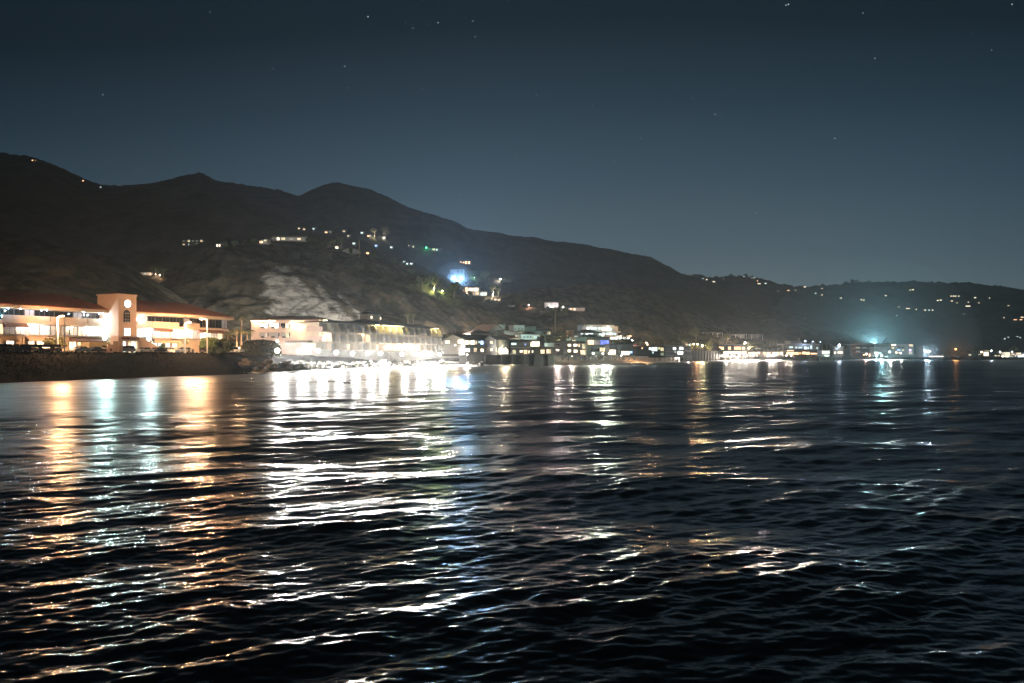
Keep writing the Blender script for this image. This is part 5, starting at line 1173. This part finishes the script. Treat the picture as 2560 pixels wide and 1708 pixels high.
for i in range(150):
    px = 668 + (1105 - 668) * (i + R.random()) / 150; f = R.random()
    d = shore(px) + 1 + f * 9; x = (px - CX) / F * d; z = drop(x, d, 1)
    top = .2 + f * 2.6
    o = bpy.data.objects.new('boulder', R.choice(rmesh)); COL.objects.link(o); r = R.uniform(.55, 1.35)
    o.location = (x, d, max(z, 0) * .5 + top * .6); o.rotation_euler = (R.uniform(-.5, .5), R.uniform(-.5, .5), R.uniform(0, 6.28)); o.scale = (r * R.uniform(.9, 1.4), r * R.uniform(.9, 1.3), r * R.uniform(.8, 1.2)); k = 1 + sum(px > (a + b) / 2 for a, b in zip(FX, FX[1:])); tag(o, 'rough ' + ('wet low' if f < .4 else 'floodlit') + ' boulder in the heap below the ' + ordinal(k) + ' flood of the hotel seawall', 'boulder', GB)
for px, py, r, lb in ((891, 918, 1.25, 'large dark boulder standing alone in the foam before the hotel'), (909, 920, .95, 'low flat boulder alone in the foam, right of the large dark one'), (855, 922, .95, 'dark boulder in the foam, left of the large dark one')):
    boulder(px, py, r, lb, None, d=H * F / (py + 3 - HY), sink=.1)
for i in range(26):
    px = 600 + R.random() * 150; f = R.random(); d = shore(px) + .5 + f * 7; x = (px - CX) / F * d
    o = bpy.data.objects.new('boulder', R.choice(rmesh)); COL.objects.link(o); r = R.uniform(.7, 1.5); o.location = (x, d, .2 + f * 3); o.rotation_euler = (R.uniform(-.5, .5), R.uniform(-.5, .5), R.uniform(0, 6)); o.scale = (r * 1.2, r, r * .9)
    tag(o, 'dark boulder on the point below the big hedge', 'boulder', 'boulders on the point below the hedge')
for i in range(9):
    px = 1170 + i * 4.6; d = 352 + R.uniform(-1, 4); o = bpy.data.objects.new('boulder', R.choice(rmesh)); COL.objects.link(o); r = R.uniform(.7, 1.3)
    o.location = ((px - CX) / F * d, d, .4 + R.random() * 1.4); o.rotation_euler = (R.random(), R.random(), R.random() * 6); o.scale = (r * 1.2, r, r); tag(o, 'warm-lit boulder under the lamp of the grey gabled beach house', 'boulder', 'boulders under the gabled beach house')

# ------------------------------------------------------------------ surf
def surf():
    m = bpy.data.materials.new('surf'); m.use_nodes = True; t = m.node_tree; b = t.nodes['Principled BSDF']; b.inputs['Base Color'].default_value = (.78, .80, .80, 1); b.inputs['Roughness'].default_value = .6
    g = t.nodes.new('ShaderNodeNewGeometry'); nz = t.nodes.new('ShaderNodeTexNoise'); nz.inputs['Scale'].default_value = .5; nz.inputs['Detail'].default_value = 6; nz.inputs['Roughness'].default_value = .65
    t.links.new(g.outputs['Position'], nz.inputs['Vector']); an = t.nodes.new('ShaderNodeAttribute'); an.attribute_name = 'cover'
    ad = t.nodes.new('ShaderNodeMath'); ad.operation = 'ADD'; t.links.new(nz.outputs[0], ad.inputs[0]); t.links.new(an.outputs['Fac'], ad.inputs[1])
    mr_ = t.nodes.new('ShaderNodeMapRange'); mr_.inputs[1].default_value = .95; mr_.inputs[2].default_value = 1.2; t.links.new(ad.outputs[0], mr_.inputs[0]); t.links.new(mr_.outputs[0], b.inputs['Alpha'])
    px = np.arange(590, 2700, 1.2); offs = np.linspace(-1, 1, 25); co = []; cv = []
    # (column, seaward reach, inland reach, crest height, density)
    T = [(590, 2, 1, .1, .3), (640, 6, 3, .2, .9), (700, 9, 6, .35, 1), (800, 10, 7, .5, 1), (1000, 10, 6, .6, 1), (1100, 9, 4, .8, 1), (1180, 8, 3, 1.0, 1), (1250, 7, 2, .9, .95), (1320, 6, 2, .6, .75), (1400, 5, 3, .12, .55), (1480, 7, 5, .15, .9), (1560, 9, 7, .15, .95), (1640, 8, 4, .12, .6),
         (1720, 6, 3, .1, .35), (1790, 10, 5, .8, .95), (1900, 12, 5, .9, 1), (2010, 10, 4, .9, .9), (2120, 9, 4, .7, .8), (2190, 12, 6, 1, 1), (2290, 10, 4, .9, .9), (2340, 14, 6, 1.1, 1), (2430, 10, 4, 1, .95), (2500, 8, 4, .7, .6), (2560, 14, 6, 1.1, 1), (2700, 14, 6, 1.1, 1)]
    T = np.array(T); I = lambda k: np.interp(px, T[:, 0], T[:, k]); dc = np.array([shore(p) for p in px])
    for f in offs:
        wob = fbm(dc, px * .2, 77, 4, 3) * 2.0
        D = dc + np.where(f < 0, f * I(1), f * I(2)) + wob; X = (px - CX) / F * D
        bumpn = fbm(X, D, 71, 2.6, 4, .6)
        Z = .16 + I(3) * np.clip(1 - abs(f + .1) * 1.3, 0, 1) * (.75 + .5 * bumpn) + np.maximum(f, 0) * .7 + bumpn * .08
        co.append(np.stack([X, D, Z], -1)); cv.append(I(4) * np.clip((1 - abs(f)) * 2.2, 0, 1) * .75)
    co = np.array(co); nr, nc = co.shape[:2]; idx = np.arange(nr * nc).reshape(nr, nc); q = np.stack([idx[:-1, :-1], idx[:-1, 1:], idx[1:, 1:], idx[1:, :-1]], -1).reshape(-1, 4)
    me = bpy.data.meshes.new('surf'); me.from_pydata(co.reshape(-1, 3).tolist(), [], q.tolist()); at = me.attributes.new('cover', 'FLOAT', 'POINT'); at.data.foreach_set('value', np.array(cv).ravel().astype(np.float32))
    me.polygons.foreach_set('use_smooth', np.ones(len(q), bool)); me.materials.append(m); me.update(); o = bpy.data.objects.new('surf_foam', me); COL.objects.link(o); tag(o, 'white foam of waves breaking along the shore', None, None, 'stuff')
surf()

# ------------------------------------------------------------------ vehicles
tyre_m = mat('tyre', (.02, .02, .02), .9); rim_m = mat('rim', (.45, .45, .45), .35, metal=.8); car_glass = mat('car_glass', (.02, .025, .03), .06, spec=.7); red_l = mat('tail_lamp', (.4, .02, .02), .3); head_l = mat('head_lamp', (.7, .7, .68), .2)
def paint(n, c): return mat('paint_' + n, c, .32, spec=.6)
CARCOL = dict(black=paint('black', (.015, .015, .017)), silver=paint('silver', (.35, .34, .35)), white=paint('white', (.65, .64, .60)), grey=paint('grey', (.12, .12, .13)), blue=paint('blue', (.03, .05, .10)), tan=paint('tan', (.45, .38, .28)))
PROF = dict(
    sedan=dict(L=4.6, W=1.8, body=[(-2.3, .35), (-2.28, .75), (-1.9, .95), (-1.1, 1.0), (1.2, 1.0), (2.1, .88), (2.3, .65), (2.3, .35)], cab=[(-1.65, .98), (-.95, 1.42), (.35, 1.44), (1.25, .98)]),
    suv=dict(L=4.7, W=1.9, body=[(-2.3, .4), (-2.33, 1.05), (-2.2, 1.15), (1.1, 1.12), (2.15, 1.02), (2.33, .75), (2.33, .4)], cab=[(-2.2, 1.14), (-2.0, 1.72), (.4, 1.75), (1.25, 1.11)]),
    hatch=dict(L=4.3, W=1.78, body=[(-2.1, .36), (-2.13, .95), (-2.0, 1.05), (1.1, 1.02), (2.0, .9), (2.15, .65), (2.15, .36)], cab=[(-2.0, 1.04), (-1.5, 1.5), (.3, 1.54), (1.25, 1.01)]),
    van=dict(L=5.4, W=2.0, body=[(-2.65, .4), (-2.7, 1.2), (1.6, 1.2), (2.5, 1.1), (2.7, .8), (2.7, .4)], cab=[(-2.68, 1.19), (-2.6, 2.0), (1.1, 2.05), (1.95, 1.19)]),
    truck=dict(L=5.6, W=2.0, body=[(-2.8, .45), (-2.8, 1.15), (-.6, 1.15), (.9, 1.15), (2.6, 1.08), (2.8, .8), (2.8, .45)], cab=[(-.75, 1.14), (-.55, 1.85), (.8, 1.88), (1.45, 1.13)]))
_proto = {}
def make_car(kind, colour):
    P_ = PROF[kind]; root = empty({'suv': 'parked_suv', 'van': 'parked_van', 'truck': 'pickup_truck'}.get(kind, 'parked_car'), (0, 0, 0)); cm = CARCOL[colour]; w = P_['W'] / 2
    MB().prism(P_['body'], -w, w, 'y').build('body', cm, root)
    cab = P_['cab']; b = MB(); n = len(cab)
    lo = [(x, -w + .02, z) for x, z in (cab[0], cab[-1])]; i_ = .16
    v = [(cab[0][0], -w + .04, cab[0][1]), (cab[1][0], -w + i_, cab[1][1]), (cab[2][0], -w + i_, cab[2][1]), (cab[3][0], -w + .04, cab[3][1])]; v += [(x, -y, z) for x, y, z in v]
    b.add(v, [(0, 1, 2, 3), (7, 6, 5, 4), (0, 4, 5, 1), (1, 5, 6, 2), (2, 6, 7, 3), (3, 7, 4, 0)]); b.build('cabin_glass', car_glass, root)
    r = MB().box(cab[1][0] - .02, cab[2][0] + .02, -w + i_ - .02, w - i_ + .02, cab[1][1] - .02, cab[1][1] + .05)
    for s_ in (-1, 1):
        for a, c in ((0, 1), (3, 2)): r.cyl((cab[a][0], s_ * (w - .05), cab[a][1]), (cab[c][0], s_ * (w - i_), cab[c][1]), .045, n=5)
        mx = (cab[1][0] + cab[2][0]) / 2; r.cyl((mx, s_ * (w - .045), cab[0][1]), (mx, s_ * (w - i_), cab[1][1]), .05, n=5)
    r.build('roof', cm, root)
    for x in (-P_['L'] * .3, P_['L'] * .31):
        for s_ in (-1, 1):
            wl = MB().cyl((x, s_ * (w - .2), .34), (x, s_ * (w + .015), .34), .34, n=16).build('wheel', tyre_m, root); MB().cyl((x, s_ * (w + .018), .34), (x, s_ * (w + .03), .34), .2, n=10).build('rim', rim_m, wl)
    for s_ in (-1, 1):
        MB().box(P_['L'] / 2 - .06, P_['L'] / 2 + .02, s_ * (w - .38) - .17, s_ * (w - .38) + .17, .62, .78).build('headlight', head_l, root)
        MB().box(-P_['L'] / 2 - .03, -P_['L'] / 2 + .1, s_ * (w - .25) - .14, s_ * (w - .25) + .14, .72, .92).build('tail_light', red_l, root)
    MB().box(-P_['L'] / 2 - .06, -P_['L'] / 2 + .02, -.26, .26, .55, .67).build('number_plate', whitew, root)
    return root
# (column, kind, colour, road offset in m towards the plaza from the kerb line, heading: 'u' along the road, 'U' against it, 'n' nose to the plaza, label)
KERB = Frame(0, 146 + 15.5, 575, shore(575) + 15.5, ROADZ)
CARS = [(4, 'suv', 'black', 1.5, 'n', 'black off-roader cut by the photo edge'), (33, 'sedan', 'black', 1, 'u', 'low black sedan in front of the lit tan pickup'), (47, 'truck', 'tan', 6, 'u', 'tan pickup lit orange behind the low black sedan'),
        (68, 'suv', 'black', 2.2, 'n', 'first of three dark cars parked tail-on under the gabled awning'), (96, 'suv', 'grey', 2.2, 'n', 'middle of three dark cars parked tail-on under the gabled awning'), (126, 'suv', 'black', 2.2, 'n', 'last of three dark cars parked tail-on, nearest the white lamp post'),
        (150, 'sedan', 'tan', 6, 'u', 'pale sedan half hidden behind the lamp posts'), (200, 'sedan', 'silver', 1.2, 'U', 'silver sedan parked side-on in the middle of the kerb'), (240, 'sedan', 'black', 4, 'u', 'long black sedan just right of the silver one'),
        (265, 'suv', 'black', 6.5, 'n', 'dark upright car at the foot of the clock tower stair'), (280, 'hatch', 'blue', 7, 'n', 'small blue car beside the clock tower stair'), (294, 'suv', 'white', 7, 'n', 'white car below the entrance lettering'), (313, 'suv', 'blue', 4, 'n', 'dark blue car before the entrance arch'),
        (332, 'hatch', 'tan', 7, 'n', 'small tan car between the entrance and the white sedan'), (360, 'sedan', 'white', 1.2, 'U', 'white sedan parked side-on right of the entrance'), (396, 'sedan', 'black', 2.2, 'u', 'black sedan overlapping the tail of the white one'), (425, 'sedan', 'white', 7, 'u', 'pale car under the climbing palm by the shop awnings'),
        (459, 'hatch', 'silver', 1.5, 'U', 'silver hatchback at the foot of the white street lamp'), (522, 'van', 'black', 1.6, 'u', 'long black van against the clipped bushes'), (586, 'truck', 'white', 4, 'n', 'white truck between the bushes and the big hedge')]
for px, kind, colr, off, hd, lab in CARS:
    key = (kind, colr)
    if key in _proto: c = copy_tree(_proto[key])
    else: c = _proto[key] = make_car(kind, colr)
    x = KERB.x(px, off); p = KERB.world(x, off, .01); c.location = p
    c.rotation_euler = (0, 0, KERB.rz + {'u': 0, 'U': math.pi, 'n': math.pi / 2}[hd]); tag(c, lab, 'car' if kind not in ('van', 'truck') else kind, 'vehicles parked along the road')
for i, px in enumerate((472, 482)):
    x = KERB.x(px, .6); p = KERB.world(x, .6, 0); o = empty('litter_bin', p, KERB.rz); tag(o, ('dark litter bin touching the tail of the silver hatchback', 'dark litter bin standing free, right of the other bin')[i], 'litter bin', 'litter bins')
    MB().cyl((0, 0, 0), (0, 0, 1.0), .32, .36, 10).build('body', dark_m, o); MB().cyl((0, 0, 1.01), (0, 0, 1.15), .38, .2, 10).build('lid', dark_m, o)
rd = Frame(0, 146 + 15.5, 575, shore(575) + 15.5, ROADZ + .006)
o = MB().box(-40, rd.len + 12, 5.5, 17, 0, .02).build('road', asph); o.location = (rd.A.x, rd.A.y, rd.z0); o.rotation_euler = (0, 0, rd.rz); tag(o, kind='structure')
fence = rd.root('parking_fence'); tag(fence, 'dark low board fence behind the silver hatchback', 'fence')
MB().box(rd.x(468, 9), rd.x(506, 9), 9, 9.1, 0, 2.1).build('boards', brownw, fence)
for i in range(8): x = rd.x(468, 9) + (rd.x(506, 9) - rd.x(468, 9)) * i / 7; MB().box(x - .06, x + .06, 8.85, 8.98, 0, 2.2).build('post', dark_m, fence)

# ------------------------------------------------------------------ street lamps
def street_lamp(px, py, d, arm, col, power, label, thick=.09, zb=ROADZ, lampmat=None, pole=True, radius=.3, strength=14):
    """(px, py) is the lamp head, arm is the pole's offset in photo columns"""
    hp = pt(px, py, d); k = d / F; bx = arm * k; root = empty('street_lamp', (hp.x + bx, hp.y, zb)); tag(root, label, 'street lamp', 'street lamps on the coast road')
    h = hp.z - zb; m = lampmat or pole_m
    MB().cyl((0, 0, 0), (0, 0, h - .35), thick * 1.5, thick, 10).build('pole', m, root)
    a = MB(); prevp = Vector((0, 0, h - .35))
    for i in range(1, 7):
        f = i / 6; q = Vector((-bx * f, 0, h - .35 + .45 * math.sin(f * math.pi / 2))); a.cyl(prevp, q, thick * .8, thick * .7, 7); prevp = q
    a.build('arm', m, root); hx = -bx
    MB().ball((hx, 0, h + .16), .42, sx=1.1, sy=.6, sz=.3, n=10).build('lamp_head', dark_m, root, smooth=True)
    MB().ball((hx, 0, h), .3, sx=1, sy=.8, sz=.5, n=10).build('lens', glow_mat(col, strength), root, smooth=True)
    light(root, (hx, -.1, h - .3 - radius), col, power, radius)
    return root
street_lamp(157, 790, 177, -14, ORANGE, 3000, 'street lamp with thick white pole nearest the plaza left wing', .22, lampmat=whitew)
street_lamp(503, 797, 214, 15, ORANGE, 3200, 'street lamp with its head reaching left above the clipped bushes', .12)
street_lamp(475, 806, 210, -13, (1, .60, .34), 1500, 'white street lamp standing over the silver hatchback', .2, lampmat=whitew)
o = empty('lamp_post', pt(161.5, 879, 168)); tag(o, 'thin bare white post right beside the thick lamp pole', 'post'); MB().cyl((0, 0, -.3), (0, 0, 7.6), .09, .08, 8).build('pole', whitew, o)
street_lamp(1615, 857, 520, 4, ORANGE, 5500, 'orange street lamp above the olive beach house roof', .12, radius=.5)
street_lamp(1925, 863, 800, -6, (.9, .7, .6), 60, 'unlit pale street lamp left of the grey boarded house', .2, strength=.4)

# ------------------------------------------------------------------ floods and other bright lamps (column, row, depth, colour, watts)
FG = 'sea floods of the hotel'
HL = [(692, 858, 262, 5000, 'hotel flood raised above the big hedge end, higher than the rest'), (693, 877, 250, 7000, 'first hotel flood, directly under the raised one'), (748, 877, 262, 6500, 'second hotel flood, left of the cream annex'),
      (795, 877, 270, 7500, 'third hotel flood, at the corner of the cream annex'), (840, 882, 284, 6500, 'fourth hotel flood, first under the balconies'), (881, 884, 294, 6000, 'fifth hotel flood, above the largest lone boulder'), (919, 883, 304, 6500, 'sixth hotel flood, left of the beach stair by two'),
      (951, 884, 312, 6000, 'seventh hotel flood, at the head of the beach stair'), (1005, 886, 325, 7500, 'eighth hotel flood, alone right of the beach stair'), (1040, 886, 334, 6000, 'ninth hotel flood, left of a close pair'), (1053, 886, 338, 5000, 'tenth hotel flood, right of a close pair'),
      (1079, 886, 345, 4500, 'eleventh hotel flood, last but one'), (1098, 886, 350, 6000, 'twelfth hotel flood, last before the grey gabled house')]
for px, py, d, w, lab in HL:
    fl = flood(px, py, d, (1, .96, .90), w * (1.35 if py > 870 else .75), .82, lab, FG, pole=1.3 if py > 870 else 3, down=-.18, spot=165 if py > 870 else None)
    light(fl, (SEA.x * 1.2, SEA.y * 1.2, 2.2), (1, .90, .76), 140, .3)      # added point light that washes the facade like flood spill
# green-tinted and white house floods over the surf
flood(1483, 884, 404, GREENW, 8000, .5, 'left flood of the three on the modern house deck', 'deck floods of the modern house', 1, down=-.3, aim=(0, -1, -.35))
flood(1507, 884, 407, GREENW, 8000, .45, 'middle flood of the three on the modern house deck', 'deck floods of the modern house', 1, aim=(.1, -1, -.35))
flood(1522, 884, 409, GREENW, 6000, .35, 'right flood of the three on the modern house deck', 'deck floods of the modern house', 1, aim=(.3, -1, -.35))
flood(1553, 889, 412, COOL, 9000, .4, 'narrow blue-white spotlight throwing a beam along the wet beach', None, 1, spot=60, aim=(.8, -.5, -.22), name='beach_spotlight')
flood(1264, 872, 372, (1, .8, .5), 2600, .35, 'glaring yellow patio lamp of the small grey beach house', None, 1, aim=(-.3, -1, -.3), name='patio_lamp')
flood(1138, 863, 352, (1, .72, .5), 1500, .3, 'warm lamp at the stair head of the grey gabled house', None, 1.5, aim=(-.3, -1, -.3), name='patio_lamp')
flood(1168, 887, 350, (1, .85, .72), 1300, .32, 'white-pink lamp low under the grey gabled house deck', None, 1, aim=(0, -1, -.4), name='patio_lamp')
flood(1394, 876, 400, (1, .8, .72), 3000, .25, 'porch lamp on the left side of the pink stilt house', None, 1, aim=(0, -1, -.3), name='patio_lamp')
flood(1430, 891, 402, (1, .82, .7), 3500, .2, 'lamp tucked under the front of the pink stilt house', None, .6, aim=(-.2, -1, -.6), name='patio_lamp')
flood(1580, 852, 448, (1, .85, .85), 700, .5, 'starry white light beside the dark palm', None, 3, spot=None, aim=(0, -1, 0), name='garden_lamp')
flood(1720, 885, 600, (1, .92, .88), 1800, .6, 'single white lamp on the end of the black timber house', None, 3, aim=(0, -1, -.3))
for i, (px, py, w, r) in enumerate([(1815, 888, 5200, .9), (1829, 889, 4200, .8), (1836, 889, 1200, .5), (1848, 889, 4200, .9), (1860, 889, 1200, .5), (1868, 889, 1600, .6), (1876, 889, 1400, .5), (1883, 889, 3600, .9), (1892, 889, 1500, .5), (1922, 888, 2600, .7), (1931, 888, 2600, .7), (1940, 887, 2200, .7), (1966, 889, 2600, .7), (1977, 889, 4800, .95), (2006, 890, 900, .5), (2028, 890, 1300, .5), (2040, 890, 1300, .5)]):
    flood(px, py, shore(px) + 4, (1, .84, .70), w * 4.5, r, ordinal(i + 1) + ' from the left of the warm white deck lamps along the surf line', 'deck lamps along the surf line', 1.2, aim=(-.1, -1, -.25), name='deck_lamp')
for px, py, w, r, c, lab in [(1726, 860, 250, .5, BLUE, 'blue-white yard lamp at the left end of the yellow-lit trees'), (1734, 860, 600, .5, (1, .5, .3), 'small red lamp over the long seawall'), (1756, 864, 2600, .7, (1, .85, .45), 'yellow lamp inside the bushy tree'), (1744, 861, 1200, .5, (1, .45, .2), 'orange lamp inside the tree next to the yellow one'), (1787, 861, 300, .5, (1, .5, .4), 'pink lamp at the left eave of the glowing deck house'),
                          (1874, 867, 2200, .7, (1, .9, .5), 'yellow lamp in the green-lit tree'), (1863, 857, 700, .6, (1, .85, .9), 'pinkish lamp under the right half of the frame building'), (2098, 863, 900, 1.0, (.6, .75, 1), 'bright blue-white star light on the dark roofs'), (2013, 853, 300, .6, (.5, .65, 1), 'small blue lamp left of the chimney shafts'),
                          (2166, 885, 900, .7, (1, .5, .42), 'reddish ground-floor lamp of the stacked terraces'), (2190, 889, 700, .6, BLUE, 'blue lamp at the left foot of the teal-lit block'), (2204, 889, 26000, 1.0, (.42, .92, 1), 'strongest teal flood at the waterline'), (2224, 880, 7000, 1.0, (.85, 1, .95), 'white flood on the corner of the teal-lit block'), (2252, 883, 700, .7, WHITE, 'white lamp on the beige block front'),
                          (2316, 880, 4000, .8, (.55, .8, 1), 'left of the two blue lamps on the tall narrow house'), (2323, 878, 4000, .8, (.55, .8, 1), 'right of the two blue lamps on the tall narrow house'), (2389, 873, 1300, .9, (1, .42, .12), 'flame-orange lamp alone on the far dark shore'), (2478, 877, 500, .7, COOL, 'white roof lamp right of the far white villa'), (2500, 880, 700, .7, (1, .8, .6), 'warm lamp at the end of the far long roof'),
                          (2530, 880, 900, .8, COOL, 'blue-white mast lamp left of the farthest floods'), (2507, 891, 500, .6, (1, .95, .6), 'yellow lamp at beach level before the farthest floods')]:
    flood(px, py, shore(px) + (22 if py < 870 else 5), c, w * 2.5, r, lab, None, 2, spot=(150 if px > 2180 and px < 2400 else None), aim=(-.3, -1, -.25), name='yard_lamp')
for i, (px, py) in enumerate([(2530, 893), (2537, 891), (2543, 889), (2550, 891), (2556, 887), (2562, 891)]):
    flood(px, py, shore(px) + 4, (.96, .92, 1), 4200, 1.1, 'white flood in the blazing cluster at the far right shore', 'floods of the farthest white house', 1.5, aim=(-.2, -1, -.2))
for i in range(9):
    px = 2325 + i * 4; p = pt(px, 891.6, shore(px) + 4); o = empty('terrace_bulb', (p.x, p.y, p.z - 1)); tag(o, 'small pinkish bulb on a post in the even row right of the blue-lit house', 'bulb', 'row of terrace bulbs')
    MB().cyl((0, 0, -1), (0, 0, .9), .05, n=5).build('post', dark_m, o); MB().ball((0, 0, 1.1), .38, n=8).build('bulb', glow_mat((1, .8, .75), 8), o, smooth=True)
# hillside lamps
def hlamp(px, py, c, w, r, lab, s=9, up=1.5):
    g = ground(px, py + 3) or pt(px, py, 700); d = g.y - (14 if c[2] == 1 else 3)
    return flood(px, py, d, c, w * 5, r, lab, None, up, spot=(130 if c[2] == 1 else None), aim=(0, -1, -.12), name='garden_lamp')
hlamp(1130, 697, (.30, .56, 1), 11000, .9, 'left of the blue-white floods under the tall hillside house'); hlamp(1137, 698, (.30, .58, 1), 12000, 1.2, 'middle of the blue-white floods under the tall hillside house'); hlamp(1153, 698, (.30, .58, 1), 9000, 1.0, 'right of the blue-white floods under the tall hillside house')
hlamp(1251, 698, (1, .88, .84), 900, .9, 'single pinkish white lamp right of the hillside houses'); hlamp(1066, 619, (.05, 1, .35), 170, .6, 'left of the vivid green terrace lamps'); hlamp(1094, 624, (.05, 1, .35), 100, .5, 'middle of the vivid green terrace lamps'); hlamp(1101, 626, (.05, 1, .35), 60, .4, 'right of the vivid green terrace lamps')
hlamp(1106, 728, (.75, 1, .3), 250, .45, 'yellow-green garden lamp in the dark trees'); hlamp(1085, 722, (.8, 1, .4), 220, .35, 'dimmer yellow-green lamp left of the bright one'); hlamp(696, 593, (1, .75, .62), 600, .5, 'pinkish lamp on the gable of the long ridge house')
hlamp(389, 686, (1, .62, .42), 160, .4, 'left orange uplight beneath the vivid green palm'); hlamp(400, 688, (1, .58, .35), 180, .45, 'right orange uplight beneath the vivid green palm'); hlamp(1186, 694, (.4, 1, .6), 400, .3, 'green uplight under the green-lit round tree')
hlamp(1232, 738, (1, .9, .7), 300, .25, 'uplight between the pale bare-limbed trees'); hlamp(1408, 768, (1, .8, .85), 500, .5, 'pink garden lamp right of the square white house'); hlamp(1322, 763, (1, .6, .5), 160, .4, 'tiny red lamp among the hillside shrubs'); hlamp(936, 590, (1, .85, .6), 260, .2, 'uplight of the left ridge tree')
hlamp(960, 594, (1, .85, .6), 260, .2, 'uplight of the right ridge tree'); hlamp(852, 618, (1, .85, .6), 260, .2, 'uplight of the green ridge tree')
hlamp(1375, 766, (1, .85, .7), 260, .2, 'wall light of the square white house')
for px, py, d, w, lab in ((598, 871, 252, 1500, 'orange uplight at the foot of the tall palm'), (620, 870, 256, 1200, 'orange uplight under the short palm beside the hotel block'), (566, 868, 240, 900, 'orange uplight under the bushy palm at the plaza end')):
    flood(px, py, d, ORANGE, w, .2, lab, None, .6, spot=None, aim=(0, .3, 1), name='palm_uplight')
# plaza stair glares
for px, py, x, lab in ((262, 846, 196, 'cyan-white flood left of the clock tower over the landing'), (372, 848, 206, 'cyan-white flood right of the clock tower over the stair')):
    p = pt(px, py, PL.Y(PL.x(px, -1), -1)); flood(px, py, p.y, (.62, 1, .93), 2200, .5, lab, None, 2.5, spot=100, aim=(SEA.x, SEA.y - .5, -.12))
# lamps for cyan-lit inland houses, plus unseen ones added to brighten slopes and cliff
for px, py, d, c, w, lab in ((1322, 852, 412, (.6, 1, .88), 1500, 'cyan-white highway lamp behind the bright glazed room'), (1296, 838, 448, (.6, 1, .88), 900, 'cyan-white yard lamp before the bright white inland house'), (1352, 842, 450, (.7, 1, .75), 700, 'pale green yard lamp by the green palm'), (1404, 848, 430, (1, .7, .5), 900, 'warm highway lamp behind the round dark tree'),
                            (1220, 846, 420, (1, .62, .42), 700, 'warm highway lamp behind the small grey beach house'), (1700, 880, 640, (1, .80, .66), 16000, 'unseen warm lamp added behind the black timber house to light the slope'), (1500, 846, 575, (1, .82, .70), 16000, 'unseen lamp added behind the plain flat-roofed block to light the slope'), (1250, 838, 495, (1, .82, .70), 16000, 'unseen lamp added behind the wide red roof to light the slope'), (150, 800, 258, (1, .66, .38), 9000, 'unseen warm lamp added behind the plaza left wing to light the hillside'), (420, 810, 280, (1, .68, .42), 7000, 'unseen warm lamp added behind the plaza right wing to light the hillside'), (1835, 868, 775, (1, .8, .66), 9000, 'warm highway lamp below the frame building'), (2186, 859.5, 900, (.38, .86, 1), 48000, 'teal highway flood behind the stacked terraces'), (1100, 838, 430, (1, .85, .72), 16000, 'unseen lamp added right behind the hotel end to light the hills')):
    flood(px, py, d, c, w, .35, lab, None, 6, spot=None, aim=(0, 1, .1), name='inland_lamp')
flood(800, 806, 318, (1, .97, .92), 130000, .4, 'unseen lamp added behind the hotel to light the pale cliff', None, 4, spot=85, aim=(-.33, 1, .22), name='added_cliff_flood')  # unseen flood added to brighten the cliff face
# ------------------------------------------------------------------ air
hz = MB().box(-9200, 9700, -420, 4460, -3.6, 640).build('haze', None); hz.data.materials.clear()
m = bpy.data.materials.new('haze'); m.use_nodes = True; t = m.node_tree; t.nodes.remove(t.nodes['Principled BSDF'])
v = t.nodes.new('ShaderNodeVolumePrincipled'); v.inputs['Density'].default_value = .00012; v.inputs['Color'].default_value = (.82, .93, 1, 1); v.inputs['Anisotropy'].default_value = .6
t.links.new(v.outputs[0], t.nodes['Material Output'].inputs['Volume']); hz.data.materials.append(m); tag(hz, kind='stuff')

def mist(name, c, r, dens, col=(1, 1, 1), rz=0, g=.3):
    o = MB().ball((0, 0, 0), 1, n=24, k=14).build(name, None, loc=c); o.data.materials.clear(); o.scale = r; o.rotation_euler = (0, 0, rz)
    m = bpy.data.materials.new(name); m.use_nodes = True; t = m.node_tree; t.nodes.remove(t.nodes['Principled BSDF'])
    v = t.nodes.new('ShaderNodeVolumePrincipled'); v.inputs['Density'].default_value = dens; v.inputs['Color'].default_value = (*col, 1); v.inputs['Anisotropy'].default_value = g
    t.links.new(v.outputs[0], t.nodes['Material Output'].inputs['Volume']); o.data.materials.append(m); tag(o, 'faint sea spray and added mist hanging in the lamp light', None, None, 'stuff')
    return o
c = HF.world(20, -9, 0); mist('lamp_mist', (c.x, c.y, 3), (80, 16, 11), .0008, rz=HF.rz)
p = pt(2175, 870, 900); mist('lamp_mist', (p.x, p.y, 10), (120, 80, 110), .0013)

g_ = ground(1140, 700); mist('lamp_mist', (g_.x, g_.y - 12, g_.z + 2), (26, 18, 20), .003)  # mist ball added to imitate glare around the blue-white hillside floods
